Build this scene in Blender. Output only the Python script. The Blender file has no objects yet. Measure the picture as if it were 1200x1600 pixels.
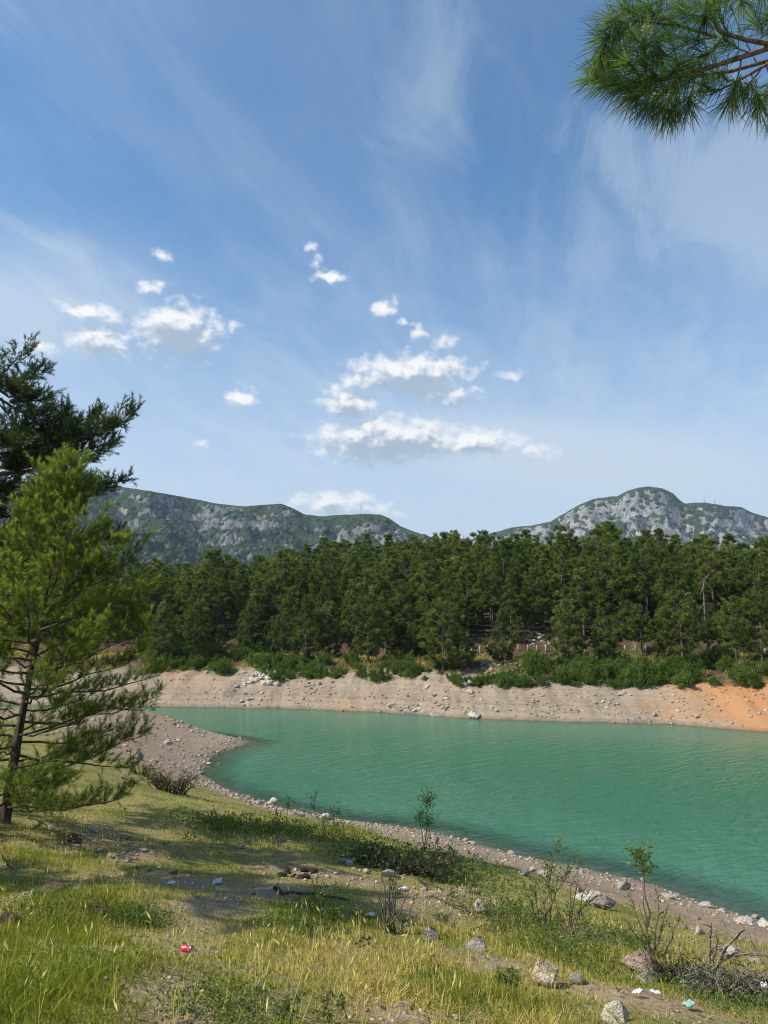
import bpy, math, random
import numpy as np
from mathutils import Vector, Matrix

R = math.radians
rng = np.random.default_rng(11)
random.seed(11)
scene = bpy.context.scene
COL = scene.collection

# ------------------------------------------------------------------ camera
EYE = 8.0                       # eye height above the water
PITCH = R(9.0)
F = 1200.0                      # focal length in pixels of a 1200 x 1600 frame
cam_data = bpy.data.cameras.new('camera')
cam = bpy.data.objects.new('camera', cam_data)
COL.objects.link(cam)
cam.location = (0, 0, EYE)
cam.rotation_euler = (R(90) + PITCH, 0, 0)
cam_data.sensor_fit = 'VERTICAL'
cam_data.sensor_height = 36.0
cam_data.lens = 36.0 * F / 1600.0
cam_data.clip_start = 0.05
cam_data.clip_end = 20000.0
scene.camera = cam

def ray(u, v):
    """direction of a picture point, with y = 1"""
    s = (800.0 - v) / F
    y = math.cos(PITCH) - s * math.sin(PITCH)
    z = math.sin(PITCH) + s * math.cos(PITCH)
    return np.array([(u - 600.0) / F / y, 1.0, z / y])

def at(u, v, Y):
    d = ray(u, v)
    return np.array([d[0] * Y, Y, EYE + d[2] * Y])

def azel(u, v):
    d = ray(u, v)
    return (math.degrees(math.atan2(d[0], d[1])), math.degrees(math.atan2(d[2], math.hypot(d[0], d[1]))))

# ------------------------------------------------------------------ sun, sky, exposure
SUN_AZ = -108.0                  # degrees from the view direction, negative = to the left
SUN_EL = 46.0
sd = Vector((math.sin(R(SUN_AZ)) * math.cos(R(SUN_EL)), math.cos(R(SUN_AZ)) * math.cos(R(SUN_EL)), math.sin(R(SUN_EL))))
sun_data = bpy.data.lights.new('sun', 'SUN')
sun_data.energy = 4.9
sun_data.angle = R(0.53)
sun_data.color = (1.0, 0.94, 0.84)
sun = bpy.data.objects.new('sun', sun_data)
COL.objects.link(sun)
sun.rotation_euler = sd.to_track_quat('Z', 'Y').to_euler()
sun.location = (0, 0, 60)

scene.view_settings.view_transform = 'Standard'
scene.view_settings.look = 'None'
scene.view_settings.gamma = 1.0
scene.view_settings.use_curve_mapping = False
scene.view_settings.exposure = 0.38
scene.cycles.use_denoising = True
scene.cycles.filter_width = 1.15
scene.cycles.max_bounces = 6
scene.cycles.diffuse_bounces = 3
scene.cycles.glossy_bounces = 2
scene.cycles.transmission_bounces = 4
scene.cycles.transparent_max_bounces = 6
scene.cycles.volume_bounces = 0

class NT:
    """short helper for building node trees"""
    def __init__(self, tree):
        self.t = tree
    def node(self, typ, **kw):
        n = self.t.nodes.new(typ)
        for k, v in kw.items():
            setattr(n, k, v)
        return n
    def put(self, sock, v):
        if v is None:
            return
        if isinstance(v, bpy.types.NodeSocket):
            self.t.links.new(v, sock)
        else:
            if sock.type == 'RGBA' and len(v) == 3:
                v = (*v, 1.0)
            sock.default_value = v
    def m(self, op, a, b=None, c=None, clamp=False):
        n = self.node('ShaderNodeMath', operation=op, use_clamp=clamp)
        for i, v in enumerate((a, b, c)):
            self.put(n.inputs[i], v)
        return n.outputs[0]
    def vm(self, op, a, b=None, out=0):
        n = self.node('ShaderNodeVectorMath', operation=op)
        self.put(n.inputs[0], a)
        if op == 'SCALE':
            self.put(n.inputs['Scale'], b)
        else:
            self.put(n.inputs[1], b)
        return n.outputs[out]
    def noise(self, vec, scale=1.0, detail=4.0, rough=0.55, dist=0.0, lac=2.0, col=False, dim='3D', w=None):
        n = self.node('ShaderNodeTexNoise', noise_dimensions=dim)
        self.put(n.inputs['Vector'], vec)
        for k, v in (('Scale', scale), ('Detail', detail), ('Roughness', rough), ('Distortion', dist), ('Lacunarity', lac)):
            self.put(n.inputs[k], v)
        return n.outputs['Color' if col else 'Fac']
    def vor(self, vec, scale=1.0, feature='F1', rand=1.0, out='Distance'):
        n = self.node('ShaderNodeTexVoronoi', feature=feature)
        self.put(n.inputs['Vector'], vec)
        self.put(n.inputs['Scale'], scale)
        self.put(n.inputs['Randomness'], rand)
        return n.outputs[out]
    def ramp(self, fac, lo, hi, a=0.0, b=1.0, smooth=True):
        n = self.node('ShaderNodeMapRange', clamp=True)
        n.interpolation_type = 'SMOOTHSTEP' if smooth else 'LINEAR'
        self.put(n.inputs[0], fac)
        self.put(n.inputs[1], lo); self.put(n.inputs[2], hi)
        self.put(n.inputs[3], a); self.put(n.inputs[4], b)
        return n.outputs[0]
    def mix(self, fac, a, b, mode='MIX'):
        n = self.node('ShaderNodeMix', data_type='RGBA', blend_type=mode)
        n.clamp_factor = True
        self.put(n.inputs[0], fac)
        self.put(n.inputs[6], a); self.put(n.inputs[7], b)
        return n.outputs[2]
    def xyz(self, x=0.0, y=0.0, z=0.0):
        n = self.node('ShaderNodeCombineXYZ')
        for i, v in enumerate((x, y, z)):
            self.put(n.inputs[i], v)
        return n.outputs[0]
    def sep(self, v):
        n = self.node('ShaderNodeSeparateXYZ')
        self.put(n.inputs[0], v)
        return n.outputs
    def bump(self, h, strength=0.5, dist=0.1, normal=None):
        n = self.node('ShaderNodeBump')
        self.put(n.inputs['Height'], h); self.put(n.inputs['Strength'], strength)
        self.put(n.inputs['Distance'], dist); self.put(n.inputs['Normal'], normal)
        return n.outputs[0]
    def attr(self, name, out='Fac'):
        n = self.node('ShaderNodeAttribute', attribute_name=name)
        return n.outputs[out]

world = bpy.data.worlds.new('World')
scene.world = world
world.use_nodes = True
world.node_tree.nodes.clear()
W = NT(world.node_tree)
SKY_STRENGTH = 0.125
sky = W.node('ShaderNodeTexSky', sky_type='NISHITA', sun_disc=False, sun_elevation=R(SUN_EL), sun_rotation=R(SUN_AZ),
             altitude=300.0, air_density=1.0, dust_density=0.6, ozone_density=2.2)
dvec = W.node('ShaderNodeTexCoord').outputs['Generated']
dx, dy, dz = W.sep(dvec)
az = W.m('MULTIPLY', W.m('ARCTAN2', dx, dy), 57.29578)
el = W.m('MULTIPLY', W.m('ARCSINE', dz), 57.29578)
ae = W.xyz(az, el, 0.0)

CUMULUS = [  # picture centre, half width, half height, weight
    (140, 484, 58, 16, 1.0), (155, 532, 52, 32, 1.1), (280, 518, 70, 52, 1.35), (252, 399, 15, 13, 0.75), (235, 449, 26, 12, 0.75),
    (365, 512, 12, 8, 0.6), (60, 545, 36, 18, 0.6), (380, 622, 27, 19, 0.9), (515, 433, 34, 10, 0.8), (497, 412, 14, 16, 0.7),
    (487, 385, 14, 7, 0.6), (603, 481, 23, 16, 0.9), (628, 501, 12, 8, 0.7), (653, 517, 17, 13, 0.8), (693, 531, 20, 15, 0.75),
    (640, 584, 108, 34, 1.35), (575, 592, 45, 20, 0.9), (545, 632, 46, 28, 1.15), (690, 616, 70, 20, 0.95), (610, 690, 135, 40, 1.4),
    (735, 692, 100, 25, 1.15), (830, 704, 42, 16, 0.55), (520, 785, 70, 20, 0.95), (575, 798, 60, 16, 0.55), (800, 590, 34, 12, 0.55),
    (316, 693, 18, 10, 0.5), (520, 608, 24, 16, 0.7), (170, 500, 30, 16, 0.8)]
blobs = []
for (u, v, rx, ry, w_) in CUMULUS:
    a, e = azel(u, v)
    a2, _ = azel(u + rx, v)
    _, e2 = azel(u, v - ry)
    blobs.append((a, e, abs(a2 - a), abs(e2 - e), w_))
for (a, e, ra, re, w_) in ((-52, 19, 4.0, 2.0, 1.1), (-66, 13, 5.5, 1.8, 1.1), (47, 15, 5.0, 2.2, 1.1), (61, 22, 4.2, 2.4, 1.1), (84, 12, 6.0, 1.8, 1.1), (-95, 20, 4.5, 2.0, 1.1),
                          (118, 18, 5.0, 2.4, 1.1), (150, 13, 6.0, 2.0, 1.2), (-128, 15, 5.5, 2.2, 1.1), (-160, 22, 4.5, 2.2, 1.1)):
    blobs.append((a, e, ra, re, w_))

def cloud_group():
    g = bpy.data.node_groups.new('cumulus_field', 'ShaderNodeTree')
    g.interface.new_socket('P', in_out='INPUT', socket_type='NodeSocketVector')
    g.interface.new_socket('D', in_out='OUTPUT', socket_type='NodeSocketFloat')
    G = NT(g)
    gi = G.node('NodeGroupInput'); go = G.node('NodeGroupOutput')
    p = gi.outputs[0]
    wob = G.vm('SCALE', G.vm('SUBTRACT', G.noise(p, 0.9, 2.0, 0.5, col=True), (0.5, 0.5, 0.5)), 1.3)
    pw = G.vm('ADD', p, wob)
    acc = None
    for (a, e, ra, re, w_) in blobs:
        d = G.vm('MULTIPLY', G.vm('SUBTRACT', pw, (a, e, 0.0)), (1.0 / ra, 1.0 / re, 0.0))
        f = G.m('MULTIPLY_ADD', G.vm('LENGTH', d, out=1), -w_, w_ * 1.12)
        acc = f if acc is None else G.m('MAXIMUM', acc, f)
    acc = G.m('MAXIMUM', acc, -0.6)
    n1 = G.noise(G.vm('MULTIPLY', p, (0.75, 1.2, 1.0)), 1.1, 7.0, 0.52, 0.15)
    dens = G.m('ADD', acc, G.m('MULTIPLY', G.m('SUBTRACT', n1, 0.50), 1.85))
    G.put(go.inputs[0], dens)
    return g
cg = cloud_group()
def cloud_at(p):
    n = W.node('ShaderNodeGroup'); n.node_tree = cg
    W.put(n.inputs[0], p)
    return n.outputs[0]
d0 = cloud_at(ae)
d1 = cloud_at(W.vm('ADD', ae, (-0.30, 0.42, 0.0)))     # a little way towards the sun: thinner there = lit here
d2 = cloud_at(W.vm('ADD', ae, (-0.2, 1.0, 0.0)))
alpha = W.ramp(d0, -0.05, 0.95)
puff = W.noise(ae, 1.9, 5.0, 0.6, 0.2)
thick = W.m('ADD', W.m('MULTIPLY', W.m('SUBTRACT', d0, d1), 0.55), W.m('MULTIPLY', W.ramp(d2, -0.4, 1.4), -1.18))
thick = W.m('ADD', thick, W.m('MULTIPLY', W.m('SUBTRACT', puff, 0.5), 0.75))
lit = W.ramp(W.m('ADD', 1.02, thick), 0.0, 1.0)
# thin high cloud: streaks on a plane overhead, so that they run together towards the horizon
inv = W.m('DIVIDE', 1.0, W.m('ADD', W.m('MAXIMUM', dz, 0.0), 0.12))
q = W.xyz(W.m('MULTIPLY', dx, inv), W.m('MULTIPLY', dy, inv), 0.0)
rot = W.node('ShaderNodeVectorRotate', rotation_type='Z_AXIS')
W.put(rot.inputs['Vector'], q); rot.inputs['Angle'].default_value = R(17)
qr = W.vm('MULTIPLY', rot.outputs[0], (1.9, 0.42, 1.0))
streak = W.noise(qr, 1.8, 7.0, 0.62, 0.9)
patch = W.noise(W.vm('ADD', q, (3.1, 1.7, 0.0)), 1.05, 3.0, 0.5, 0.4)
cirrus = W.m('MULTIPLY', W.ramp(streak, 0.36, 0.80), W.ramp(patch, 0.26, 0.62))
fine = W.noise(W.vm('MULTIPLY', rot.outputs[0], (3.4, 1.5, 1.0)), 2.4, 6.0, 0.65, 0.8)
def veil(u, v, ru, rv, tilt=0.0):
    a, e = azel(u, v)
    vr = W.node('ShaderNodeVectorRotate', rotation_type='Z_AXIS')
    W.put(vr.inputs['Vector'], W.vm('SUBTRACT', ae, (a, e, 0.0))); vr.inputs['Angle'].default_value = R(tilt)
    d = W.vm('MULTIPLY', vr.outputs[0], (1.0 / ru, 1.0 / rv, 0.0))
    return W.m('SUBTRACT', 1.0, W.vm('LENGTH', d, out=1))
wisp = W.m('MULTIPLY', W.m('SUBTRACT', fine, 0.5), 1.5)
v1 = W.ramp(W.m('ADD', veil(1180, 300, 17.0, 8.0, 24.0), wisp), 0.0, 0.75)
v2 = W.ramp(W.m('ADD', veil(660, 150, 8.0, 11.0, 32.0), W.m('MULTIPLY', wisp, 1.3)), 0.0, 1.3)
v3 = W.ramp(W.m('ADD', veil(880, 715, 22.0, 4.2, 9.0), W.m('MULTIPLY', wisp, 0.4)), 0.0, 0.7)
v4 = W.ramp(W.m('ADD', veil(20, 480, 15.0, 7.0, -14.0), wisp), 0.0, 1.0)
thin = W.m('MULTIPLY', cirrus, 0.40)
for vv, k in ((v1, 0.46), (v2, 0.36), (v3, 0.70), (v4, 0.66)):
    thin = W.m('MAXIMUM', thin, W.m('MULTIPLY', vv, k))
low = W.ramp(W.m('ADD', el, W.m('MULTIPLY', W.m('SUBTRACT', fine, 0.5), 14.0)), 1.0, 33.0, 0.95, 0.0)
thin = W.m('ADD', thin, W.m('MULTIPLY', low, W.m('SUBTRACT', 1.0, thin)))
skycol = W.mix(1.0, sky.outputs[0], (0.64, 0.96, 1.08), 'MULTIPLY')
c1 = W.mix(thin, skycol, (3.95, 4.55, 5.25))
ccol = W.mix(lit, (2.5, 3.15, 3.9), (6.3, 6.3, 6.25))
c2 = W.mix(W.m('MULTIPLY', alpha, 0.96), c1, ccol)
bg = W.node('ShaderNodeBackground')
W.put(bg.inputs[0], c2); bg.inputs[1].default_value = SKY_STRENGTH
wo = W.node('ShaderNodeOutputWorld')
world.node_tree.links.new(bg.outputs[0], wo.inputs[0])
world.cycles.sampling_method = 'MANUAL'
world.cycles.sample_map_resolution = 512

# ------------------------------------------------------------------ helpers: noise, meshes, tags
def _hash(ix, iy, seed):
    h = (ix.astype(np.int64) * 374761393 + iy.astype(np.int64) * 668265263 + seed * 974711) & 0xFFFFFFFF
    h = ((h ^ (h >> 13)) * 1274126177) & 0xFFFFFFFF
    return (h ^ (h >> 16)) & 0xFFFFFFFF

def perlin(x, y, seed=0):
    x = np.asarray(x, float); y = np.asarray(y, float)
    ix = np.floor(x); iy = np.floor(y)
    fx = x - ix; fy = y - iy
    sx = fx * fx * fx * (fx * (fx * 6 - 15) + 10); sy = fy * fy * fy * (fy * (fy * 6 - 15) + 10)
    def g(ax, ay, px, py):
        a = _hash(ax, ay, seed) / 4294967296.0 * 6.2831853
        return np.cos(a) * px + np.sin(a) * py
    n00 = g(ix, iy, fx, fy); n10 = g(ix + 1, iy, fx - 1, fy)
    n01 = g(ix, iy + 1, fx, fy - 1); n11 = g(ix + 1, iy + 1, fx - 1, fy - 1)
    return (n00 + (n10 - n00) * sx + ((n01 + (n11 - n01) * sx) - (n00 + (n10 - n00) * sx)) * sy) * 1.5

def fbm(x, y, wave, octaves=4, gain=0.5, seed=0, ridged=False):
    out = np.zeros(np.broadcast(x, y).shape); amp = 1.0; f = 1.0 / wave
    for o in range(octaves):
        n = perlin(x * f + 17.3 * o, y * f - 9.1 * o, seed + o)
        out += amp * ((1 - 2 * np.abs(n)) if ridged else n)
        amp *= gain; f *= 2.03
    return out

def mesh(name, V, faces, mats=(), smooth=False, attrs=None, midx=None):
    """V (n,3); faces: one array (m,k) or a list of such arrays"""
    me = bpy.data.meshes.new(name)
    V = np.asarray(V, dtype=np.float32)
    if isinstance(faces, np.ndarray):
        faces = [faces]
    faces = [np.asarray(f, dtype=np.int32) for f in faces if len(f)]
    loops = np.concatenate([f.ravel() for f in faces])
    tot = np.concatenate([np.full(len(f), f.shape[1], np.int32) for f in faces])
    start = np.concatenate([[0], np.cumsum(tot)[:-1]]).astype(np.int32)
    me.vertices.add(len(V)); me.vertices.foreach_set('co', V.ravel())
    me.loops.add(len(loops)); me.loops.foreach_set('vertex_index', loops)
    me.polygons.add(len(tot)); me.polygons.foreach_set('loop_start', start); me.polygons.foreach_set('loop_total', tot)
    if smooth:
        me.polygons.foreach_set('use_smooth', np.ones(len(tot), bool))
    if midx is not None:
        me.polygons.foreach_set('material_index', np.asarray(midx, np.int32))
    for m_ in (mats if isinstance(mats, (list, tuple)) else (mats,)):
        me.materials.append(m_)
    for k, a in (attrs or {}).items():
        at_ = me.attributes.new(k, 'FLOAT', 'POINT')
        at_.data.foreach_set('value', np.asarray(a, np.float32))
    me.update(calc_edges=True)
    return me

def ob(name, data, parent=None, loc=None, rot=None, scale=None):
    o = bpy.data.objects.new(name, data)
    COL.objects.link(o)
    if parent is not None:
        o.parent = parent
    if loc is not None:
        o.location = [float(c) for c in loc]
    if rot is not None:
        o.rotation_euler = [float(c) for c in rot]
    if scale is not None:
        o.scale = [float(c) for c in (scale if hasattr(scale, '__len__') else (scale,) * 3)]
    return o

def tag(o, label, cat, group=None, kind=None):
    o['label'] = label
    if cat:
        o['category'] = cat
    if group:
        o['group'] = group
    if kind:
        o['kind'] = kind
    return o

def children_of(o):
    return [c for c in bpy.data.objects if c.parent == o]

def dup(src, kids, name=None):
    """a copy of a thing and of its parts (kids: [(part, [sub-parts])])"""
    r = src.copy(); COL.objects.link(r)
    for ch, subs in kids:
        c = ch.copy(); COL.objects.link(c); c.parent = r
        for s in subs:
            d = s.copy(); COL.objects.link(d); d.parent = c
    return r

def new_mat(name):
    m = bpy.data.materials.new(name)
    m.use_nodes = True
    m.node_tree.nodes.clear()
    n = NT(m.node_tree)
    out = n.node('ShaderNodeOutputMaterial')
    return m, n, out

def principled(n, out, color, rough=0.8, normal=None, spec=0.3, **kw):
    b = n.node('ShaderNodeBsdfPrincipled')
    n.put(b.inputs['Base Color'], color); n.put(b.inputs['Roughness'], rough)
    n.put(b.inputs['Normal'], normal); b.inputs['Specular IOR Level'].default_value = spec
    for k, v in kw.items():
        n.put(b.inputs[k.replace('_', ' ')], v)
    n.t.links.new(b.outputs[0], out.inputs[0])
    return b

def cat_parts(parts):
    """join [(V, F)] with F of equal width"""
    Vs, Fs, k = [], [], 0
    for V, F_ in parts:
        Vs.append(V); Fs.append(np.asarray(F_) + k); k += len(V)
    return np.concatenate(Vs), np.concatenate(Fs)
# ------------------------------------------------------------------ the lie of the land
FAR_SHORE = np.array([[-600, 1098], [-200, 1099], [100, 1102], [215, 1103], [400, 1106], [600, 1113], [720, 1121], [900, 1128], [1050, 1132], [1200, 1143], [1400, 1158]], float)
def zero_at(u, v):
    d = ray(u, v)
    Y = -EYE / d[2]
    return d[0] * Y, Y
_fs = np.array([zero_at(u, v) for u, v in FAR_SHORE])
def far_shore_y(x):
    return np.interp(x, _fs[:, 0], _fs[:, 1])
CREST = np.array([[-500, 930], [0, 940], [120, 932], [230, 917], [330, 894], [450, 864], [550, 845], [620, 842], [700, 836], [800, 836], [900, 826], [980, 826], [1040, 838], [1090, 858],
                  [1150, 866], [1200, 880], [1400, 900], [1700, 930]], float)
_cr = []
for u, v in CREST:
    d = ray(u, v)
    x = 0.0; Y = 150.0
    for _ in range(6):
        x = d[0] * Y; Y = far_shore_y(x) + 62
    _cr.append((x, EYE + d[2] * Y - 11.5))
_cr = np.array(_cr)
def h_far(x, y):
    d = (y - far_shore_y(x)) + 0.7 * fbm(x, y, 17.0, 2, seed=5)
    zc = np.interp(x, _cr[:, 0], _cr[:, 1])
    base = np.interp(d, [-30, -8, 0, 4, 9, 12.5, 14.2, 18.6, 22.5, 30], [-5, -2.0, 0, 1.5, 3.25, 4.6, 5.0, 5.1, 7.2, 8.2])
    t = np.clip((d - 30) / 32.0, 0, 1)
    t = t * t * (3 - 2 * t) * 0.5 + t * 0.5
    up = base + (np.maximum(zc, 6.0) - 8.2) * t
    fall = np.clip((d - 66) / 160.0, 0, 1)
    up = up * (1 - fall) + 3.0 * fall
    return up

CTRL = [(0, 1600, 3.3), (300, 1600, 3.5), (600, 1600, 3.8), (900, 1600, 4.6), (1200, 1600, 5.6),
        (0, 1500, 5.0), (300, 1500, 5.6), (600, 1500, 6.4), (900, 1500, 8.0), (1200, 1500, 11.0),
        (0, 1440, 6.7), (300, 1440, 7.6), (600, 1440, 9.0), (900, 1440, 12.0), (1080, 1440, 16.5),
        (0, 1400, 8.4), (300, 1400, 9.7), (600, 1400, 11.4), (800, 1400, 14.2), (960, 1400, 20.0),
        (0, 1350, 10.8), (300, 1350, 13.0), (600, 1350, 16.2), (760, 1350, 21.5),
        (0, 1310, 12.9), (200, 1310, 14.8), (400, 1310, 18.7), (560, 1310, 24.5),
        (5, 1283, 14.0), (200, 1280, 18.0), (350, 1280, 23.0), (450, 1280, 29.0),
        (150, 1240, 23.0), (250, 1240, 29.0), (320, 1240, 35.5),
        (100, 1200, 31.0), (200, 1200, 37.0), (265, 1200, 43.0),
        (100, 1150, 46.0), (200, 1150, 50.0), (290, 1150, 57.0), (340, 1150, 60.0),
        (100, 1108, 62.5), (200, 1107, 65.0), (270, 1122, 63.5)]
SHORE = [(1290, 1468), (1200, 1440), (1100, 1412), (1000, 1376), (900, 1355), (800, 1335), (700, 1305), (640, 1293), (560, 1285), (500, 1275), (440, 1262), (400, 1250), (345, 1230), (315, 1210),
         (330, 1182), (385, 1155)]
pts = [at(*c) for c in CTRL]
sh = np.array([zero_at(u, v) for u, v in SHORE])
for x, y in sh:
    pts.append((x, y, 0.0))
for i in range(len(sh)):                       # the bed falls away from the shore
    a = sh[max(i - 1, 0)]; b = sh[min(i + 1, len(sh) - 1)]
    t = (b - a) / (np.linalg.norm(b - a) + 1e-9)
    nrm = np.array([-t[1], t[0]])
    if nrm[0] < 0 and abs(nrm[0]) > 0.3 or nrm[1] < 0 and abs(nrm[0]) <= 0.3:
        nrm = -nrm
    pts.append((sh[i][0] + nrm[0] * 5, sh[i][1] + nrm[1] * 5, -1.1))
pts += [(-20, 5, 6.9), (-20, 14, 5.8), (-25, 30, 4.2), (-40, 45, 4.0), (-45, 62, 2.6), (0, -8, 7.6), (0, 0, 6.45), (-15, -8, 8.2), (15, -8, 6.4), (10, 0, 5.8), (18, 3, 4.0), (30, -10, 2.8),
        (24, 12, 0.0), (34, 2, 0.0), (40, -20, 1.8), (0, -20, 8.2), (-60, -20, 9.0), (-60, 20, 6.5),
        (10, 42, -4), (0, 52, -4), (20, 30, -4), (30, 22, -3.2), (40, 8, -2.0), (40, 75, -6), (0, 75, -6), (-6, 63, -1.6),
        (-22, 71.5, 0.0), (-45, 73, 0.0), (-22, 77, -2.0), (-45, 79, -2.0), (-14, 67, -0.9)]
pts = np.array(pts)
def _U(r2):
    return 0.5 * r2 * np.log(r2 + 1e-9)
_n = len(pts)
_K = _U((pts[:, None, 0] - pts[None, :, 0]) ** 2 + (pts[:, None, 1] - pts[None, :, 1]) ** 2) + np.eye(_n) * 2.0
_P = np.c_[np.ones(_n), pts[:, :2]]
_A = np.block([[_K, _P], [_P.T, np.zeros((3, 3))]])
_w = np.linalg.solve(_A, np.r_[pts[:, 2], np.zeros(3)])
def h_near(x, y):
    x = np.asarray(x, float).ravel(); y = np.asarray(y, float).ravel()
    cx = np.clip(x, -60, 40); cy = np.clip(y, -20, 80)
    out = np.empty(len(x))
    for i in range(0, len(x), 40000):
        s = slice(i, i + 40000)
        out[s] = _U((cx[s, None] - pts[None, :, 0]) ** 2 + (cy[s, None] - pts[None, :, 1]) ** 2) @ _w[:_n] + _w[_n] + _w[_n + 1] * cx[s] + _w[_n + 2] * cy[s]
    return np.clip(out, -4.5, 10.5)
def ground_z(x, y):
    x = np.asarray(x, float); y = np.asarray(y, float)
    shp = np.broadcast(x, y).shape
    xf = np.broadcast_to(x, shp).ravel(); yf = np.broadcast_to(y, shp).ravel()
    n = h_near(xf, yf)
    n = n - np.clip(yf - 70, 0, None) * 0.5
    k = np.clip(n / 2.0, 0.12, 1.0) * np.clip((46 - yf) / 20, 0.35, 1)
    n = n + k * (0.13 * fbm(xf, yf, 3.1, 3, seed=21) + 0.04 * fbm(xf, yf, 0.55, 3, seed=23))
    f = h_far(xf, yf)
    f = f + np.clip((f + 1.0) / 2, 0.1, 1) * (0.30 * fbm(xf * 1.6, yf * 0.7, 4.0, 4, 0.55, seed=31) - 0.20 * np.clip((f - 0.3) / 1.5, 0, 1) * np.clip(fbm(xf, yf * 0.15, 5.0, 3, seed=37, ridged=True) - 0.7, 0, 2))
    return np.maximum(n, f).reshape(shp)

def hit(u, v, tmin=1.5, tmax=400.0):
    """where the sight line of a picture point meets the ground"""
    d = ray(u, v)
    t = np.geomspace(tmin, tmax, 700)
    g = EYE + d[2] * t - ground_z(d[0] * t, t)
    i = np.argmax(g < 0)
    if not g[i] < 0:
        return None
    lo, hi = (t[i - 1] if i else tmin), t[i]
    for _ in range(18):
        m_ = 0.5 * (lo + hi)
        if EYE + d[2] * m_ - float(ground_z(np.array([d[0] * m_]), np.array([m_]))[0]) < 0:
            hi = m_
        else:
            lo = m_
    return np.array([d[0] * hi, hi, EYE + d[2] * hi])
def gz(x, y):
    return float(ground_z(np.array([x]), np.array([y]))[0])

# ------------------------------------------------------------------ ground sheet
def spaced(stops):
    """stops: [(position, step)] -> coordinates whose step changes smoothly"""
    out = [stops[0][0]]
    P = [s[0] for s in stops]; S = [s[1] for s in stops]
    while out[-1] < P[-1]:
        out.append(out[-1] + float(np.interp(out[-1], P, S)))
    return np.array(out)
gx = spaced([(-6000, 900), (-1500, 300), (-300, 40), (-120, 4.0), (-50, 0.9), (-18, 0.30), (-6, 0.17), (8, 0.17), (24, 0.36), (60, 0.8), (120, 4.0), (300, 40), (1500, 300), (6000, 900)])
gy = spaced([(-4000, 900), (-300, 60), (-40, 6), (-6, 1.0), (2, 0.15), (14, 0.19), (34, 0.36), (75, 0.75), (112, 0.75), (150, 3), (300, 30), (1500, 300), (6000, 900)])
GX, GY = np.meshgrid(gx, gy)
GZ = ground_z(GX, GY)
nx, ny = len(gx), len(gy)
def grid_faces(nx, ny):
    i = np.arange(nx - 1)[None, :] + np.arange(ny - 1)[:, None] * nx
    i = i.ravel()
    return np.c_[i, i + 1, i + 1 + nx, i + nx]

def gauss(x, y, cx, cy, rx, ry):
    return np.exp(-(((x - cx) / rx) ** 2 + ((y - cy) / ry) ** 2))
# bare earth: worn patches along the trodden strip, the shore, the fire place
BARE = []
for (u, v, ru, rv) in [(150, 1312, 55, 16), (215, 1335, 55, 18), (300, 1382, 90, 13), (410, 1392, 90, 20), (470, 1366, 80, 13), (560, 1380, 60, 14), (285, 1485, 55, 18), (270, 1545, 60, 24), (300, 1590, 70, 20),
                       (640, 1398, 60, 18), (700, 1425, 60, 20), (680, 1395, 30, 8), (1010, 1560, 70, 18), (1060, 1530, 60, 16), (930, 1470, 60, 22), (330, 1410, 70, 16), (90, 1395, 40, 12), (740, 1400, 30, 14),
                       (760, 1500, 40, 12), (620, 1590, 60, 12), (740, 1590, 40, 12), (1150, 1540, 60, 14)]:
    p = hit(u, v)
    pr = hit(u + ru, v); pd = hit(u, v - rv)
    if p is not None and pr is not None and pd is not None:
        BARE.append((p[0], p[1], abs(pr[0] - p[0]) + 0.1, abs(pd[1] - p[1]) + 0.15))
def bare_mask(x, y):
    b = np.zeros(np.shape(x))
    for (cx, cy, rx, ry) in BARE:
        b = np.maximum(b, gauss(x, y, cx, cy, rx * 0.85, ry * 0.85))
    return b
_sh = sh[np.argsort(sh[:, 0])]
def shore_dist(x, y):
    """distance to the near waterline (picture shore), metres, coarse"""
    x = np.asarray(x, float); y = np.asarray(y, float)
    best = np.full(x.shape, 1e9)
    for i in range(len(sh) - 1):
        a = sh[i]; b = sh[i + 1]; ab = b - a
        t = np.clip(((x - a[0]) * ab[0] + (y - a[1]) * ab[1]) / (ab @ ab), 0, 1)
        best = np.minimum(best, np.hypot(x - a[0] - t * ab[0], y - a[1] - t * ab[1]))
    return best
def turf_mask(x, y, z):
    """1 where grass grows on the near bank, 0 on stony shore, spit and far bank"""
    sd_ = shore_dist(x, y)
    w = np.interp(x, [-14, -9, -4, 0, 4, 8, 12, 20], [4.0, 1.6, 2.2, 4.2, 6.6, 8.4, 9.4, 10.0])
    t = np.clip((sd_ - w + 1.6 * fbm(x, y, 2.6, 3, seed=41)) / 1.6, 0, 1)
    t = t * np.clip((43 - y + 2.5 * fbm(x, y, 4.0, 2, seed=43)) / 5.0 + np.clip((-11 - x) * 0.15, 0, 2), 0, 1)
    t = np.where(y > 58, 0, t)
    t = np.where(z < 0.25, 0, t)
    return t
turf = turf_mask(GX, GY, GZ)
bare = bare_mask(GX, GY)
fd = GY - far_shore_y(GX)
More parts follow.
